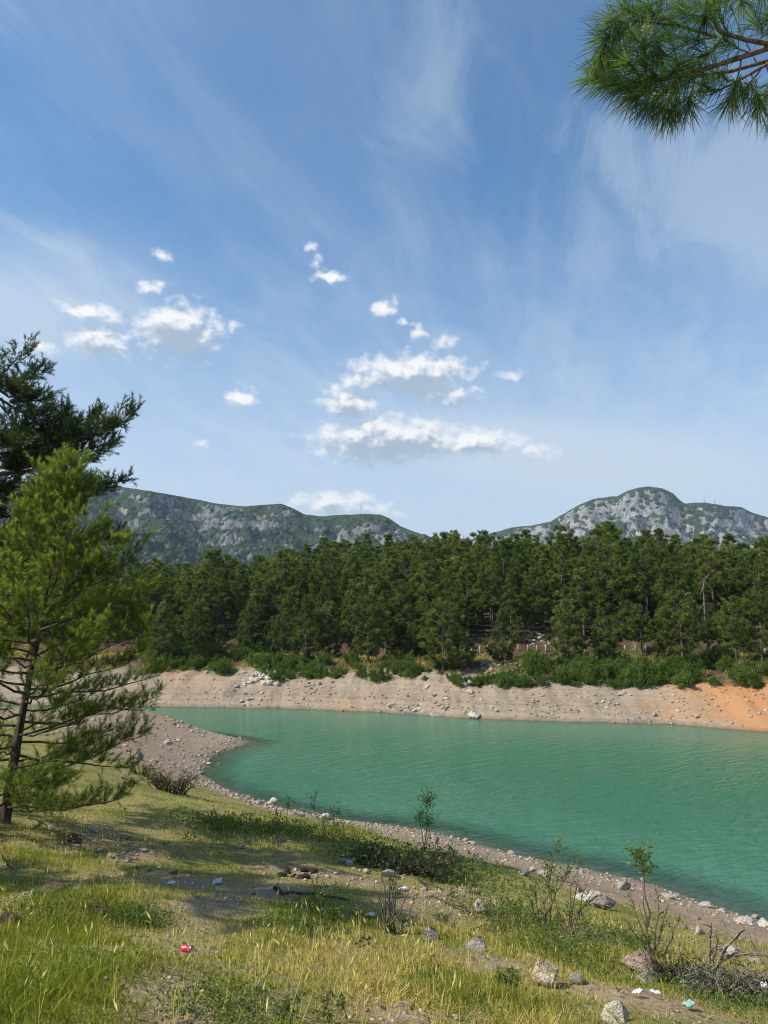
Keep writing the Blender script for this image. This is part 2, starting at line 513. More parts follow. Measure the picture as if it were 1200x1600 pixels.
attrs = {'turf': (turf * (1 - 0.85 * np.clip(bare * 1.1 - 0.15, 0, 1))).ravel(),
         'forest': np.clip((fd - 9.5 + 1.2 * fbm(GX, GY, 5, 2, seed=51)) / 1.5, 0, 1).ravel(),
         'orange': np.clip((GX - 25.5 + 4 * fbm(GX, GY, 9.0, 3, seed=53)) / 5.0, 0, 1).ravel() * (fd > -20).ravel(),
         'rust': np.clip(fbm(GX, GY, 10.0, 3, seed=57) * 1.4 - 0.25, 0, 1).ravel() * (fd > -20).ravel(),
         'nearbank': np.clip((GZ - 0.05 + 0.4 * fbm(GX, GY, 3.0, 2, seed=59)) / 1.2, 0, 1).ravel() * np.clip((46 - GY) / 6, 0.85 * (GX < -7) * (GY < 78), 1).ravel(),
         'wet': np.clip(1 - GZ / 0.22, 0, 1).ravel()}
m_ground, n, out = new_mat('ground_soil')
pos = n.node('ShaderNodeNewGeometry').outputs['Position']
ny_ = n.sep(pos)[1]
big = n.noise(pos, 0.35, 5, 0.6)
mid = n.noise(pos, 2.3, 6, 0.65)
fin = n.noise(pos, 17.0, 4, 0.7)
soil = n.mix(big, (0.215, 0.162, 0.106), (0.325, 0.255, 0.172))
soil = n.mix(n.ramp(mid, 0.42, 0.66), soil, (0.345, 0.28, 0.21))
zz_ = n.m('ADD', n.sep(pos)[2], n.m('MULTIPLY', mid, 0.35))
bands = n.noise(n.xyz(0.0, 0.0, n.m('MULTIPLY', zz_, 2.6)), 1.0, 3, 0.6)
soil = n.mix(n.ramp(bands, 0.42, 0.62, 0.0, 0.75), soil, n.mix(1.0, soil, (0.68, 0.66, 0.64), 'MULTIPLY'))
soil = n.mix(n.m('MULTIPLY', n.attr('rust'), 0.5), soil, (0.40, 0.225, 0.12))
soil = n.mix(n.attr('orange'), soil, n.mix(mid, (0.40, 0.160, 0.045), (0.43, 0.225, 0.085)))
peb = n.vor(pos, 9.0)
soil = n.mix(n.m('MULTIPLY', n.ramp(peb, 0.16, 0.30, 1.0, 0.0), n.ramp(n.noise(pos, 1.7, 3, 0.6), 0.42, 0.62)), soil, (0.40, 0.335, 0.26))
peb2 = n.vor(pos, 34.0, out='Color')
soil = n.mix(n.m('MULTIPLY', n.ramp(n.sep(peb2)[0], 0.45, 0.95), 0.45), soil, (0.40, 0.34, 0.28))
duff = n.mix(mid, (0.050, 0.034, 0.022), (0.105, 0.068, 0.042))
duff = n.mix(n.ramp(n.noise(pos, 0.7, 4, 0.6), 0.54, 0.66), duff, (0.13, 0.11, 0.05))
col = n.mix(n.attr('forest'), soil, duff)
nearearth = n.mix(big, (0.215, 0.145, 0.086), (0.335, 0.235, 0.150))
nearearth = n.mix(n.ramp(mid, 0.5, 0.7), nearearth, (0.39, 0.29, 0.195))
nearearth = n.mix(n.m('MULTIPLY', n.ramp(n.sep(peb2)[0], 0.55, 0.95), 0.35), nearearth, (0.40, 0.34, 0.28))
col = n.mix(n.attr('nearbank'), col, nearearth)
under = n.mix(n.noise(pos, 1.1, 5, 0.65), (0.19, 0.155, 0.055), (0.33, 0.275, 0.105))
under = n.mix(n.ramp(n.noise(pos, 0.6, 4, 0.6), 0.45, 0.62), under, (0.15, 0.165, 0.035))
under = n.mix(n.ramp(fin, 0.55, 0.72), under, (0.25, 0.175, 0.115))
col = n.mix(n.attr('turf'), col, under)
col = n.mix(n.m('MULTIPLY', n.ramp(fin, 0.35, 0.75), 0.35), col, n.mix(1.0, col, (0.55, 0.52, 0.5), 'MULTIPLY'))
col = n.mix(n.m('MULTIPLY', n.attr('wet'), 0.8), col, n.mix(1.0, col, (0.45, 0.45, 0.45), 'MULTIPLY'))
hgt = n.m('ADD', n.m('MULTIPLY', fin, 0.035), n.m('ADD', n.m('MULTIPLY', mid, 0.10), n.m('MULTIPLY', n.ramp(peb, 0.0, 0.35, 1.0, 0.0), 0.03)))
principled(n, out, col, 0.95, n.bump(hgt, 0.9, 1.0), 0.15)
me = mesh('ground', np.c_[GX.ravel(), GY.ravel(), GZ.ravel()], grid_faces(nx, ny), m_ground, True, attrs)
tag(ob('ground', me), 'stony bank, grassy slope and wooded hillside round the lake', 'ground', kind='structure')

# ------------------------------------------------------------------ water
wx = spaced([(-400, 20), (-60, 1.4), (-20, 0.8), (25, 0.8), (60, 1.4), (400, 20)])
wy = spaced([(-120, 8), (5, 0.8), (60, 0.8), (95, 0.8), (120, 4), (160, 8)])
WX, WY = np.meshgrid(wx, wy)
WD = np.clip(-ground_z(WX, WY), 0, 10)
m_water, n, out = new_mat('lake_water')
pos = n.node('ShaderNodeNewGeometry').outputs['Position']
rotn = n.node('ShaderNodeVectorRotate', rotation_type='Z_AXIS')
n.put(rotn.inputs['Vector'], pos); rotn.inputs['Angle'].default_value = R(-38)
p1 = n.vm('MULTIPLY', rotn.outputs[0], (0.30, 0.95, 1.0))
gust = n.noise(pos, 0.07, 3, 0.55)
w1 = n.noise(p1, 1.7, 3.0, 0.5, 0.6)
w2 = n.noise(n.vm('MULTIPLY', rotn.outputs[0], (0.5, 1.3, 1.0)), 2.7, 3.0, 0.55, 0.4)
hw = n.m('MULTIPLY', n.m('ADD', n.m('MULTIPLY', w1, 0.052), n.m('MULTIPLY', w2, 0.030)), n.ramp(gust, 0.3, 0.7, 0.55, 1.15))
nb = n.bump(hw, 1.0, 1.0)
nb2 = n.bump(n.m('MULTIPLY', hw, 4.0), 1.0, 1.0)
tone = n.mix(n.noise(pos, 0.05, 3, 0.5), (0.044, 0.134, 0.076), (0.058, 0.160, 0.102))
dep = n.attr('depth')
body = n.node('ShaderNodeBsdfDiffuse'); n.put(body.inputs[0], tone); n.put(body.inputs['Normal'], nb2)
clear = n.node('ShaderNodeBsdfTransparent'); n.put(clear.inputs[0], (0.75, 0.86, 0.80))
mx = n.node('ShaderNodeMixShader')
n.put(mx.inputs[0], n.ramp(dep, 0.0, 0.6, 0.25, 1.0)); n.put(mx.inputs[1], clear.outputs[0]); n.put(mx.inputs[2], body.outputs[0])
gl = n.node('ShaderNodeBsdfGlossy'); n.put(gl.inputs['Roughness'], 0.04); n.put(gl.inputs['Normal'], nb); n.put(gl.inputs[0], (1, 1, 1))
fr = n.node('ShaderNodeFresnel'); fr.inputs[0].default_value = 1.33; n.put(fr.inputs['Normal'], nb)
mx2 = n.node('ShaderNodeMixShader')
n.put(mx2.inputs[0], n.m('MULTIPLY', fr.outputs[0], 0.5)); n.put(mx2.inputs[1], mx.outputs[0]); n.put(mx2.inputs[2], gl.outputs[0])
n.t.links.new(mx2.outputs[0], out.inputs[0])
me = mesh('water', np.c_[WX.ravel(), WY.ravel(), np.zeros(WX.size)], grid_faces(len(wx), len(wy)), m_water, True, {'depth': WD.ravel()})
tag(ob('water', me), 'green rippled lake water between the two banks', 'lake', kind='structure')

# ------------------------------------------------------------------ mountains
def mountain_mat(name, rock_a, rock_b, green_bias, scale):
    m_, n, out = new_mat(name)
    geo = n.node('ShaderNodeNewGeometry')
    pos = geo.outputs['Position']
    nz = n.sep(geo.outputs['Normal'])[2]
    p = n.vm('MULTIPLY', pos, (1.0, 1.0, 0.55))
    fine = n.noise(p, 0.045 * scale, 8, 0.68)
    med = n.noise(p, 0.011 * scale, 6, 0.6, 0.4)
    crack = n.noise(n.vm('MULTIPLY', pos, (1.0, 1.0, 0.25)), 0.06 * scale, 5, 0.7, 1.0)
    rock = n.mix(n.ramp(crack, 0.36, 0.64), rock_a, rock_b)
    rock = n.mix(n.ramp(med, 0.55, 0.68), rock, (0.40, 0.30, 0.215))
    grn = n.mix(fine, (0.016, 0.034, 0.014), (0.042, 0.068, 0.026))
    dots = n.vor(n.vm('ADD', pos, n.vm('SCALE', n.noise(pos, 0.05, 3, col=True), 14.0)), 0.075 * scale)
    g = n.m('ADD', n.m('MULTIPLY', n.m('SUBTRACT', nz, 0.66), 2.2), n.m('MULTIPLY', n.m('SUBTRACT', med, 0.5), 2.6))
    g = n.m('ADD', g, n.m('ADD', n.m('MULTIPLY', n.m('SUBTRACT', 0.46, dots), 1.3), green_bias))
    g = n.m('ADD', g, n.attr('scrub'))
    col = n.mix(n.ramp(g, -0.12, 0.12), rock, grn)
    h = n.m('ADD', n.m('MULTIPLY', fine, 5.0), n.m('MULTIPLY', crack, 7.0))
    h = n.m('ADD', h, n.m('MULTIPLY', n.m('MULTIPLY', n.ramp(g, -0.1, 0.2), n.ramp(dots, 0.0, 0.6, 1.0, 0.0)), 5.0))
    principled(n, out, col, 0.95, n.bump(h, 0.9, 1.0), 0.1)
    return m_

def mountain(name, ridge, yridge, y0, sres, nrow, cliff, mat, label, seed, base_z=2.0, back=700, rough=1.0):
    ridge = np.array(ridge, float)
    s0, s1 = (ridge[0, 0] - 600) / F, (ridge[-1, 0] - 600) / F
    S = np.arange(s0, s1, sres)
    dirs = np.array([ray(u, v) for u, v in ridge])
    ang = np.interp(S, dirs[:, 0], dirs[:, 2])
    rows = np.r_[np.linspace(0, 1, nrow) ** 0.8, 1 + np.linspace(0.02, 1, 14)]
    Sg, Tg = np.meshgrid(S, rows)
    yr = yridge + 130 * np.sin(Sg * 7 + seed) + 60 * fbm(Sg, Sg * 0, 0.11, 3, seed=seed)
    Y = np.where(Tg <= 1, y0 + (yr - y0) * Tg, yr + (Tg - 1) * back)
    X = Sg * Y
    zr = EYE + ang[None, :] * yr
    f = 1 - np.clip(Tg, 0, 1)                       # 0 at the ridge, 1 at the foot
    cl = np.clip(cliff + 0.12 * fbm(Sg, f * 0, 0.09, 3, seed=seed + 3), 0.02, 0.6)
    prof = 1 - (cl * (1 - np.exp(-f / 0.055)) + (1 - cl) * (1 - (1 - f) ** 1.35))
    Z = base_z + (zr - base_z) * prof
    n1 = fbm(X, Y, 330.0, 5, 0.52, seed + 7, ridged=True) - 0.9
    n2 = fbm(X, Y * 1.0, 70.0, 5, 0.58, seed + 9, ridged=True) - 0.8
    n3 = fbm(X, Y, 26.0, 3, 0.6, seed + 13)
    env = np.clip(f / 0.10, 0.0, 1) * np.clip((1 - f) / 0.08, 0, 1)
    Z = Z + rough * env * (32 * n1 + 17 * n2) + rough * np.clip(f / 0.01, 0.25, 1) * np.clip((1 - f) / 0.05, 0, 1) * (3.0 * n3)
    # ledges: steps that break the slope into cliffs and shelves
    st = 34.0
    q = Z / st + 0.7 * fbm(X, Y, 240.0, 3, seed=seed + 15)
    fr = q - np.floor(q)
    step = (np.clip((fr - 0.5) * 3.2 + 0.5, 0, 1) - fr) * st
    Z = Z + rough * step * 0.8 * np.clip(f / 0.04, 0, 1) * np.clip(0.5 + 1.2 * fbm(X, Y, 300.0, 2, seed=seed + 19), 0, 1)
    Z = np.where(Tg > 1, zr - (Tg - 1) ** 1.2 * (zr - base_z), Z)
    scrub = 0.55 * fbm(X, Y, 260.0, 3, seed=seed + 23) + np.interp(f, [0, 0.03, 0.10, 0.22, 0.5, 1], [0.35, -0.15, -0.30, 0.10, 0.35, 0.7])
    me = mesh(name, np.c_[X.ravel(), Y.ravel(), Z.ravel()], grid_faces(len(S), len(rows)), mat, True, {'scrub': scrub.ravel()})
    o = tag(ob(name, me), label, 'mountain', kind='structure')
    return o, (X, Y, Z, f, scrub)

m_mt1 = mountain_mat('limestone_scrub_ridge', (0.058, 0.064, 0.075), (0.205, 0.205, 0.20), 0.30, 1.0)
m_mt2 = mountain_mat('limestone_scrub_peak', (0.10, 0.10, 0.108), (0.31, 0.30, 0.285), 0.12, 0.8)
RIDGE1 = [(-1500, 800), (-1000, 790), (-500, 770), (-200, 745), (0, 750), (100, 757), (150, 762), (195, 761), (250, 770), (300, 779), (340, 787), (380, 791), (420, 788), (440, 787), (455, 793), (475, 803), (500, 807),
          (540, 804), (575, 803), (595, 804), (610, 811), (625, 822), (640, 828), (670, 838), (720, 850), (800, 872), (900, 890)]
RIDGE2 = [(300, 900), (500, 880), (600, 866), (700, 850), (740, 842), (770, 832), (800, 824), (830, 821), (860, 815), (880, 803), (905, 789), (925, 780), (945, 777), (965, 775), (980, 767), (1000, 761), (1015, 760),
          (1035, 763), (1052, 771), (1062, 781), (1070, 787), (1085, 785), (1100, 785), (1130, 790), (1158, 792), (1172, 800), (1200, 808), (1300, 835), (1500, 862), (1800, 880), (2200, 900)]
mt1, g1 = mountain('rocky_ridge', RIDGE1, 1500, 640, 0.0040, 150, 0.20, m_mt1, 'long grey ridge with cliff bands and green scrub behind the wood', 3)
mt2, g2 = mountain('domed_peak', RIDGE2, 2300, 1000, 0.0034, 150, 0.26, m_mt2, 'pale domed limestone peak rising behind the wood', 8, rough=1.55)
m_mt3 = mountain_mat('pale_limestone', (0.22, 0.215, 0.20), (0.50, 0.48, 0.44), -0.45, 2.2)
RIDGE3 = [(1080, 872), (1110, 866), (1140, 858), (1165, 853), (1190, 847), (1215, 845), (1260, 850), (1330, 868), (1420, 885)]
mt3, g3 = mountain('rock_outcrop', RIDGE3, 640, 420, 0.004, 70, 0.35, m_mt3, 'low pale rock outcrop peeping over the trees below the domed peak', 14, back=150, rough=0.35)

# scrub growing on the mountains: low rounded clumps, one joined mass per mountain
ICO_V = np.array([[0, 0, 1], [.894, 0, .447], [.276, .851, .447], [-.724, .526, .447], [-.724, -.526, .447], [.276, -.851, .447], [.724, .526, -.447], [-.276, .851, -.447], [-.894, 0, -.447], [-.276, -.851, -.447], [.724, -.526, -.447], [0, 0, -1]])
ICO_F = np.array([[0, 1, 2], [0, 2, 3], [0, 3, 4], [0, 4, 5], [0, 5, 1], [1, 6, 2], [2, 7, 3], [3, 8, 4], [4, 9, 5], [5, 10, 1], [6, 7, 2], [7, 8, 3], [8, 9, 4], [9, 10, 5], [10, 6, 1], [6, 11, 7], [7, 11, 8], [8, 11, 9], [9, 11, 10], [10, 11, 6]])
def foliage_mat(name, a, b, tip=None, transl=0.3, rough=0.6, obj_var=0.35, gloss=0.02):
    m_, n, out = new_mat(name)
    oi = n.node('ShaderNodeObjectInfo').outputs['Random']
    c = n.mix(n.attr('tint'), a, b)
    if tip is not None:
        c = n.mix(n.attr('tip'), c, tip)
    v = n.m('MULTIPLY_ADD', oi, obj_var, 1.0 - obj_var * 0.5)
    c = n.mix(1.0, c, n.xyz(v, n.m('MULTIPLY_ADD', oi, obj_var * 0.6, 1.0 - obj_var * 0.3), v), 'MULTIPLY')
    d = n.node('ShaderNodeBsdfDiffuse'); n.put(d.inputs[0], c)
    t = n.node('ShaderNodeBsdfTranslucent'); n.put(t.inputs[0], n.mix(1.0, c, (1.25, 1.3, 0.75), 'MULTIPLY'))
    mx = n.node('ShaderNodeMixShader'); mx.inputs[0].default_value = transl
    n.put(mx.inputs[1], d.outputs[0]); n.put(mx.inputs[2], t.outputs[0])
    g = n.node('ShaderNodeBsdfGlossy'); g.inputs['Roughness'].default_value = rough; n.put(g.inputs[0], (1, 1, 1))
    mx2 = n.node('ShaderNodeMixShader'); mx2.inputs[0].default_value = gloss
    n.put(mx2.inputs[1], mx.outputs[0]); n.put(mx2.inputs[2], g.outputs[0])
    n.t.links.new(mx2.outputs[0], out.inputs[0])
    return m_
m_scrub = foliage_mat('mountain_scrub', (0.014, 0.030, 0.012), (0.038, 0.062, 0.024), transl=0.0, obj_var=0.0)
def scrub(name, G, count, size, label, thr):
    X, Y, Z, f, sc = G
    k = rng.integers(0, X.shape[0] - 16, count * 4) * X.shape[1] + rng.integers(0, X.shape[1] - 1, count * 4)
    x = X.ravel()[k]; y = Y.ravel()[k]; z = Z.ravel()[k]
    w = sc.ravel()[k] + 0.6 * fbm(x, y, 55.0, 3, seed=77) + thr
    keep = w > rng.uniform(-0.3, 0.9, len(k))
    x, y, z = x[keep][:count], y[keep][:count], z[keep][:count]
    c = len(x)
    x = x + rng.uniform(-4, 4, c); y = y + rng.uniform(-4, 4, c)
    r = size * rng.lognormal(0, 0.4, c)
    V = ICO_V[None] * rng.uniform(0.65, 1.2, (c, 12, 1)) * r[:, None, None] * np.array([1.15, 1.15, 0.8])
    V = V + np.stack([x, y, z + r * 0.15], 1)[:, None]
    Fc = ICO_F[None, :15] + (np.arange(c) * 12)[:, None, None]
    me = mesh(name, V.reshape(-1, 3), Fc.reshape(-1, 3), m_scrub, False, {'tint': np.repeat(rng.random(c), 12)})
    tag(ob(name, me), label, 'scrub', kind='stuff')
scrub('ridge_scrub', g1, 14000, 3.4, 'dark green scrub dotted over the long grey ridge', 0.45)
scrub('peak_scrub', g2, 9000, 4.2, 'dark green scrub dotted over the pale domed peak', 0.25)
# ------------------------------------------------------------------ plant building blocks
def norm(a):
    return a / (np.linalg.norm(a, axis=-1, keepdims=True) + 1e-12)
def perp(d):
    """a random unit vector at right angles to each d"""
    return norm(np.cross(d, rng.normal(size=d.shape)))
def tubes(lines, sides=5):
    """[(points (k,3), radii (k,))] -> V, F: tapered round stems"""
    Vs, Fs, base = [], [], 0
    ang = np.arange(sides) * 2 * math.pi / sides
    ca, sa = np.cos(ang), np.sin(ang)
    for P, rad in lines:
        P = np.asarray(P, float); rad = np.asarray(rad, float); k = len(P)
        T = np.gradient(P, axis=0); T = norm(T)
        ref = np.array([0.31, 0.17, 0.93]) if abs(T[:, 2]).mean() < 0.8 else np.array([0.93, 0.2, 0.1])
        A = norm(np.cross(T, ref)); B = np.cross(T, A)
        ring = P[:, None] + (A[:, None] * ca[None, :, None] + B[:, None] * sa[None, :, None]) * rad[:, None, None]
        Vs.append(ring.reshape(-1, 3))
        i = (np.arange(k - 1)[:, None] * sides + np.arange(sides)[None]).ravel()
        j = (np.arange(k - 1)[:, None] * sides + (np.arange(sides)[None] + 1) % sides).ravel()
        Fs.append(np.c_[i, j, j + sides, i + sides] + base)
        base += k * sides
    return np.concatenate(Vs), np.concatenate(Fs)
def blades(base, d, length, width, side=None):
    """thin pointed triangles; returns V, F"""
    w = perp(d) if side is None else side
    w = w * (width * 0.5)[:, None]
    V = np.stack([base - w, base + w, base + d * length[:, None]], 1)
    F_ = np.arange(len(base) * 3).reshape(-1, 3)
    return V.reshape(-1, 3), F_
def leaf_quads(base, d, length, width, side=None):
    """pointed leaves: diamonds with a fold"""
    w = perp(d) if side is None else side
    nrm = np.cross(d, w)
    mid = base + d * (length * 0.45)[:, None]
    W2 = w * (width * 0.5)[:, None]
    lift = nrm * (width * 0.18)[:, None]
    V = np.stack([base, mid + W2 + lift, base + d * length[:, None], mid - W2 + lift], 1)
    return V.reshape(-1, 3), np.arange(len(base) * 4).reshape(-1, 4)
def curve_pts(a, b, k=7, sag=0.0, wig=0.03, lift=0.0):
    """a to b, bowed: lift > 0 turns the end upwards"""
    a = np.asarray(a, float); b = np.asarray(b, float)
    t = np.linspace(0, 1, k)[:, None]
    L = np.linalg.norm(b - a)
    P = a + (b - a) * t
    P[:, 2] += (lift * L * (t[:, 0] ** 2 - t[:, 0])) - sag * L * np.sin(t[:, 0] * math.pi)
    P[1:-1] += rng.normal(0, wig * L, (k - 2, 3))
    return P
def bark_mat(name, a, b, scale=12.0, bump=0.02):
    m_, n, out = new_mat(name)
    co = n.node('ShaderNodeTexCoord').outputs['Object']
    t = n.noise(n.vm('MULTIPLY', co, (1, 1, 0.3)), scale, 6, 0.7, 0.5)
    v = n.vor(n.vm('MULTIPLY', co, (1, 1, 0.35)), scale * 1.3)
    f = n.m('MULTIPLY', n.ramp(t, 0.32, 0.68), n.ramp(v, 0.05, 0.5))
    principled(n, out, n.mix(f, a, b), 0.9, n.bump(f, 0.8, bump), 0.15)
    return m_
m_bark = bark_mat('pine_bark', (0.040, 0.028, 0.022), (0.155, 0.115, 0.092))
m_twig = bark_mat('pine_twig', (0.09, 0.07, 0.055), (0.26, 0.215, 0.175), 30.0, 0.004)
m_farbark = bark_mat('far_pine_bark', (0.07, 0.05, 0.04), (0.19, 0.145, 0.115), 4.0, 0.03)
m_far_needle = foliage_mat('dark_pine_foliage', (0.054, 0.090, 0.021), (0.195, 0.230, 0.054), transl=0.32, obj_var=0.6, gloss=0.0)
m_young_needle = foliage_mat('young_pine_needles', (0.060, 0.112, 0.015), (0.145, 0.195, 0.026), (0.36, 0.39, 0.058), transl=0.45, rough=0.45, obj_var=0.0)
m_old_needle = foliage_mat('old_pine_needles', (0.026, 0.048, 0.017), (0.058, 0.090, 0.024), (0.095, 0.13, 0.035), transl=0.28, rough=0.45, obj_var=0.0)
m_near_needle = foliage_mat('long_pine_needles', (0.035, 0.078, 0.024), (0.085, 0.150, 0.040), (0.20, 0.29, 0.055), transl=0.4, rough=0.35, obj_var=0.0)

# ------------------------------------------------------------------ pines of the wood
m_front_needle = foliage_mat('light_pine_foliage', (0.056, 0.092, 0.024), (0.190, 0.225, 0.062), transl=0.35, obj_var=0.45, gloss=0.0)
def wood_pine(seed, H, Rmax, crown0, flat, nwhorl, dens, leaf=None):
    global rng
    keep = rng; rng = np.random.default_rng(seed)
    lean = rng.normal(0, 0.03 * H, 2)
    tz = np.linspace(0, H * 0.97, 8)
    trunk = np.c_[lean[0] * (tz / H) ** 2 + rng.normal(0, 0.05, 8), lean[1] * (tz / H) ** 2 + rng.normal(0, 0.05, 8), tz]
    trunk[0, :2] = 0; trunk[0, 2] = -0.5
    lines = [(trunk, np.linspace(0.021 * H, 0.025, 8))]
    cen, rad, cdir = [], [], []
    for t in np.linspace(0, 1, nwhorl):
        z = H * (crown0 + (1 - crown0) * t)
        prof = (1 - t) ** flat * (0.72 + 0.55 * min(t * 4.0, 1.0)) if True else 1
        nb = rng.integers(3, 6)
        a0 = rng.uniform(0, 6.28)
        for k in range(nb):
            a = a0 + k * 6.283 / nb + rng.normal(0, 0.25)
            L = Rmax * prof * rng.uniform(0.62, 1.15)
            if L < 0.35:
                L = 0.35
            up = rng.uniform(0.05, 0.35) + 0.55 * t
            tx = np.interp(z, trunk[:, 2], trunk[:, 0]); ty = np.interp(z, trunk[:, 2], trunk[:, 1])
            a_ = np.array([tx, ty, z])
            e_ = a_ + np.array([math.cos(a) * L, math.sin(a) * L, L * up])
            P = curve_pts(a_, e_, 4, lift=0.25, wig=0.03)
            lines.append((P, np.linspace(0.03 + 0.012 * L, 0.012, 4)))
            nc = max(1, int(L / 0.55))
            for c in range(nc):
                s = 1.0 - 0.62 * c / max(nc, 1) * rng.uniform(0.8, 1.1)
                p = a_ + (e_ - a_) * s + np.array([0, 0, 0.25 * L * (s * s - s)])
                off = rng.normal(0, 0.22 + 0.10 * L, 3) * np.array([1, 1, 0.45])
                cen.append(p + off * (0.4 if c == 0 else 1.0)); rad.append(rng.uniform(0.36, 0.62) * (0.8 + 0.1 * min(L, 2.5)))
                cdir.append(norm((e_ - a_)[None])[0])
    cen.append(np.array([trunk[-1, 0], trunk[-1, 1], H - 0.1])); rad.append(0.35); cdir.append(np.array([0, 0, 1.0]))
    cen = np.array(cen); rad = np.array(rad); cdir = np.array(cdir)
    m_ = dens
    C = np.repeat(cen, m_, 0); Rr = np.repeat(rad, m_); D = np.repeat(cdir, m_, 0)
    N = len(C)
    o = norm(rng.normal(size=(N, 3)) + np.array([0, 0, 0.35]) + D * 0.5)
    base = C + o * (Rr * rng.uniform(0.1, 0.75, N))[:, None] * np.array([1, 1, 0.72])
    d = norm(o + 0.45 * rng.normal(size=(N, 3)) + np.array([0, 0, 0.3]))
    V, Fc = blades(base - d * 0.10, d, rng.uniform(0.30, 0.55, N) * (0.7 + 0.5 * Rr), rng.uniform(0.065, 0.12, N), norm(np.cross(d, o + 0.8 * rng.normal(size=(N, 3)))))
    tint = np.clip(np.repeat(rng.uniform(0.0, 1.0, len(cen)) ** 1.3, m_) * 0.75 + rng.uniform(0, 0.25, N), 0, 1)
    cm = mesh('pine_crown', V, Fc, leaf or m_far_needle, False, {'tint': np.repeat(tint, 3)})
    TV, TF = tubes(lines, 5)
    tm = mesh('pine_trunk', TV, TF, m_farbark, True)
    out = (tm, cm, H, V, Fc, np.repeat(tint, 3), TV, TF)
    rng = keep
    return out
TALL = [wood_pine(100 + i, 10.5, r_, c_, f_, w_, 92) for i, (r_, c_, f_, w_) in enumerate([(2.4, 0.14, 0.85, 16), (2.7, 0.20, 0.7, 15), (2.1, 0.24, 0.9, 15), (2.3, 0.30, 0.5, 13), (2.7, 0.20, 0.7, 15), (1.9, 0.12, 0.8, 17), (2.2, 0.38, 0.45, 12)])]
BUSHY = [wood_pine(200 + i, 7.0, r_, c_, f_, w_, 100, m_front_needle) for i, (r_, c_, f_, w_) in enumerate([(2.3, 0.08, 0.72, 14), (2.6, 0.12, 0.65, 14), (2.1, 0.05, 0.8, 15)])]
BROAD = [wood_pine(300 + i, 9.0, r_, c_, f_, w_, 92) for i, (r_, c_, f_, w_) in enumerate([(3.0, 0.18, 0.55, 11), (2.8, 0.25, 0.5, 11)])]

def add_pine(kind, x, y, z, h, label, group=None, name='pine_tree'):
    tm, cm, H = kind[0], kind[1], kind[2]
    e = ob(name, None, None, (x, y, z), (0, 0, rng.uniform(0, 6.28)), (h / H * rng.uniform(0.92, 1.12),) * 2 + (h / H,))
    ob('trunk', tm, e); ob('crown', cm, e)
    return tag(e, label, 'pine tree', group)

FRONT = [  # picture column, foot row, top row, kind, label
    (252, 1034, 935, 'T', 'tall pine rising from the thicket where the lake narrows, beside the young bright pine'), (300, 1036, 948, 'T', 'tall pine rising from the thicket where the lake narrows, next before the low bushy pine'), (342, 1030, 980, 'B', 'low bushy pine above the shrubs, just beside the narrow end of the lake'),
    (390, 1022, 952, 'B', 'pointed bushy pine standing behind the heap of pale boulders'),
    (440, 1028, 955, 'T', 'tall thin pine between the pointed bushy pine and the light green feathery pine'), (478, 1030, 937, 'B', 'light green feathery pine next to the long patch of shrubs over the boulder heap'), (515, 1028, 946, 'B', 'bushy pine between the light green feathery pine and the bare trunked tall pine'),
    (546, 1017, 918, 'T', 'tall pine with a bare dark trunk, at the road above the shady bank'),
    (575, 1035, 932, 'R', 'broad pine between the bare trunked tall pine and the slim pine'), (603, 1022, 928, 'T', 'slim pine beside the tallest pointed pine on the shady bank'), (640, 1020, 924, 'B', 'tallest pointed pine of the row on the shady bank above the round bush'),
    (662, 1024, 937, 'T', 'tall pine between the tallest pointed pine and the broad drooping pine'), (692, 1052, 940, 'R', 'broad drooping dark pine reaching down to the beach beside the rubble slope'), (722, 1046, 985, 'B', 'short bushy pine between the broad drooping pine and the rubble slope'),
    (785, 1034, 957, 'B', 'small bushy pine standing alone between the rubble slope and the road posts'),
    (888, 1040, 944, 'B', 'dense pointed pine in front of the road, just past the rocky cutting'), (950, 1037, 968, 'B', 'rounded bushy pine between the two open stretches of road'),
    (1004, 1026, 948, 'T', 'upright pine next to the rounded bushy pine, behind the road posts'), (1040, 1032, 945, 'T', 'tall pine touching the broad layered pine on its side towards the road posts'), (1066, 1044, 930, 'R', 'broad layered pine hanging over the road at the orange bank'),
    (1108, 1031, 963, 'T', 'slender pine with a clear dark stem below the pale dead tree'), (1152, 1036, 938, 'R', 'broad pine between the slender pine and the big dark forked pine'), (1192, 1040, 923, 'R', 'big dark pine with a forked leaning trunk at the road end over the orange bank')]
kinds = {'T': TALL, 'B': BUSHY, 'R': BROAD}
taken = []
for i, (u, vb, vt, k, lab) in enumerate(FRONT):
    p = hit(u, vb, 30)
    if p is None:
        continue
    top = EYE + ray(u, vt)[2] * p[1]
    h = max(top - p[2], 3.0)
    add_pine(kinds[k][i % len(kinds[k])], p[0], p[1], p[2], h, lab or 'dark pine in the row along the road at the foot of the wood', None if lab else 'pines in the row along the road')
    taken.append((p[0], p[1], 2.2))
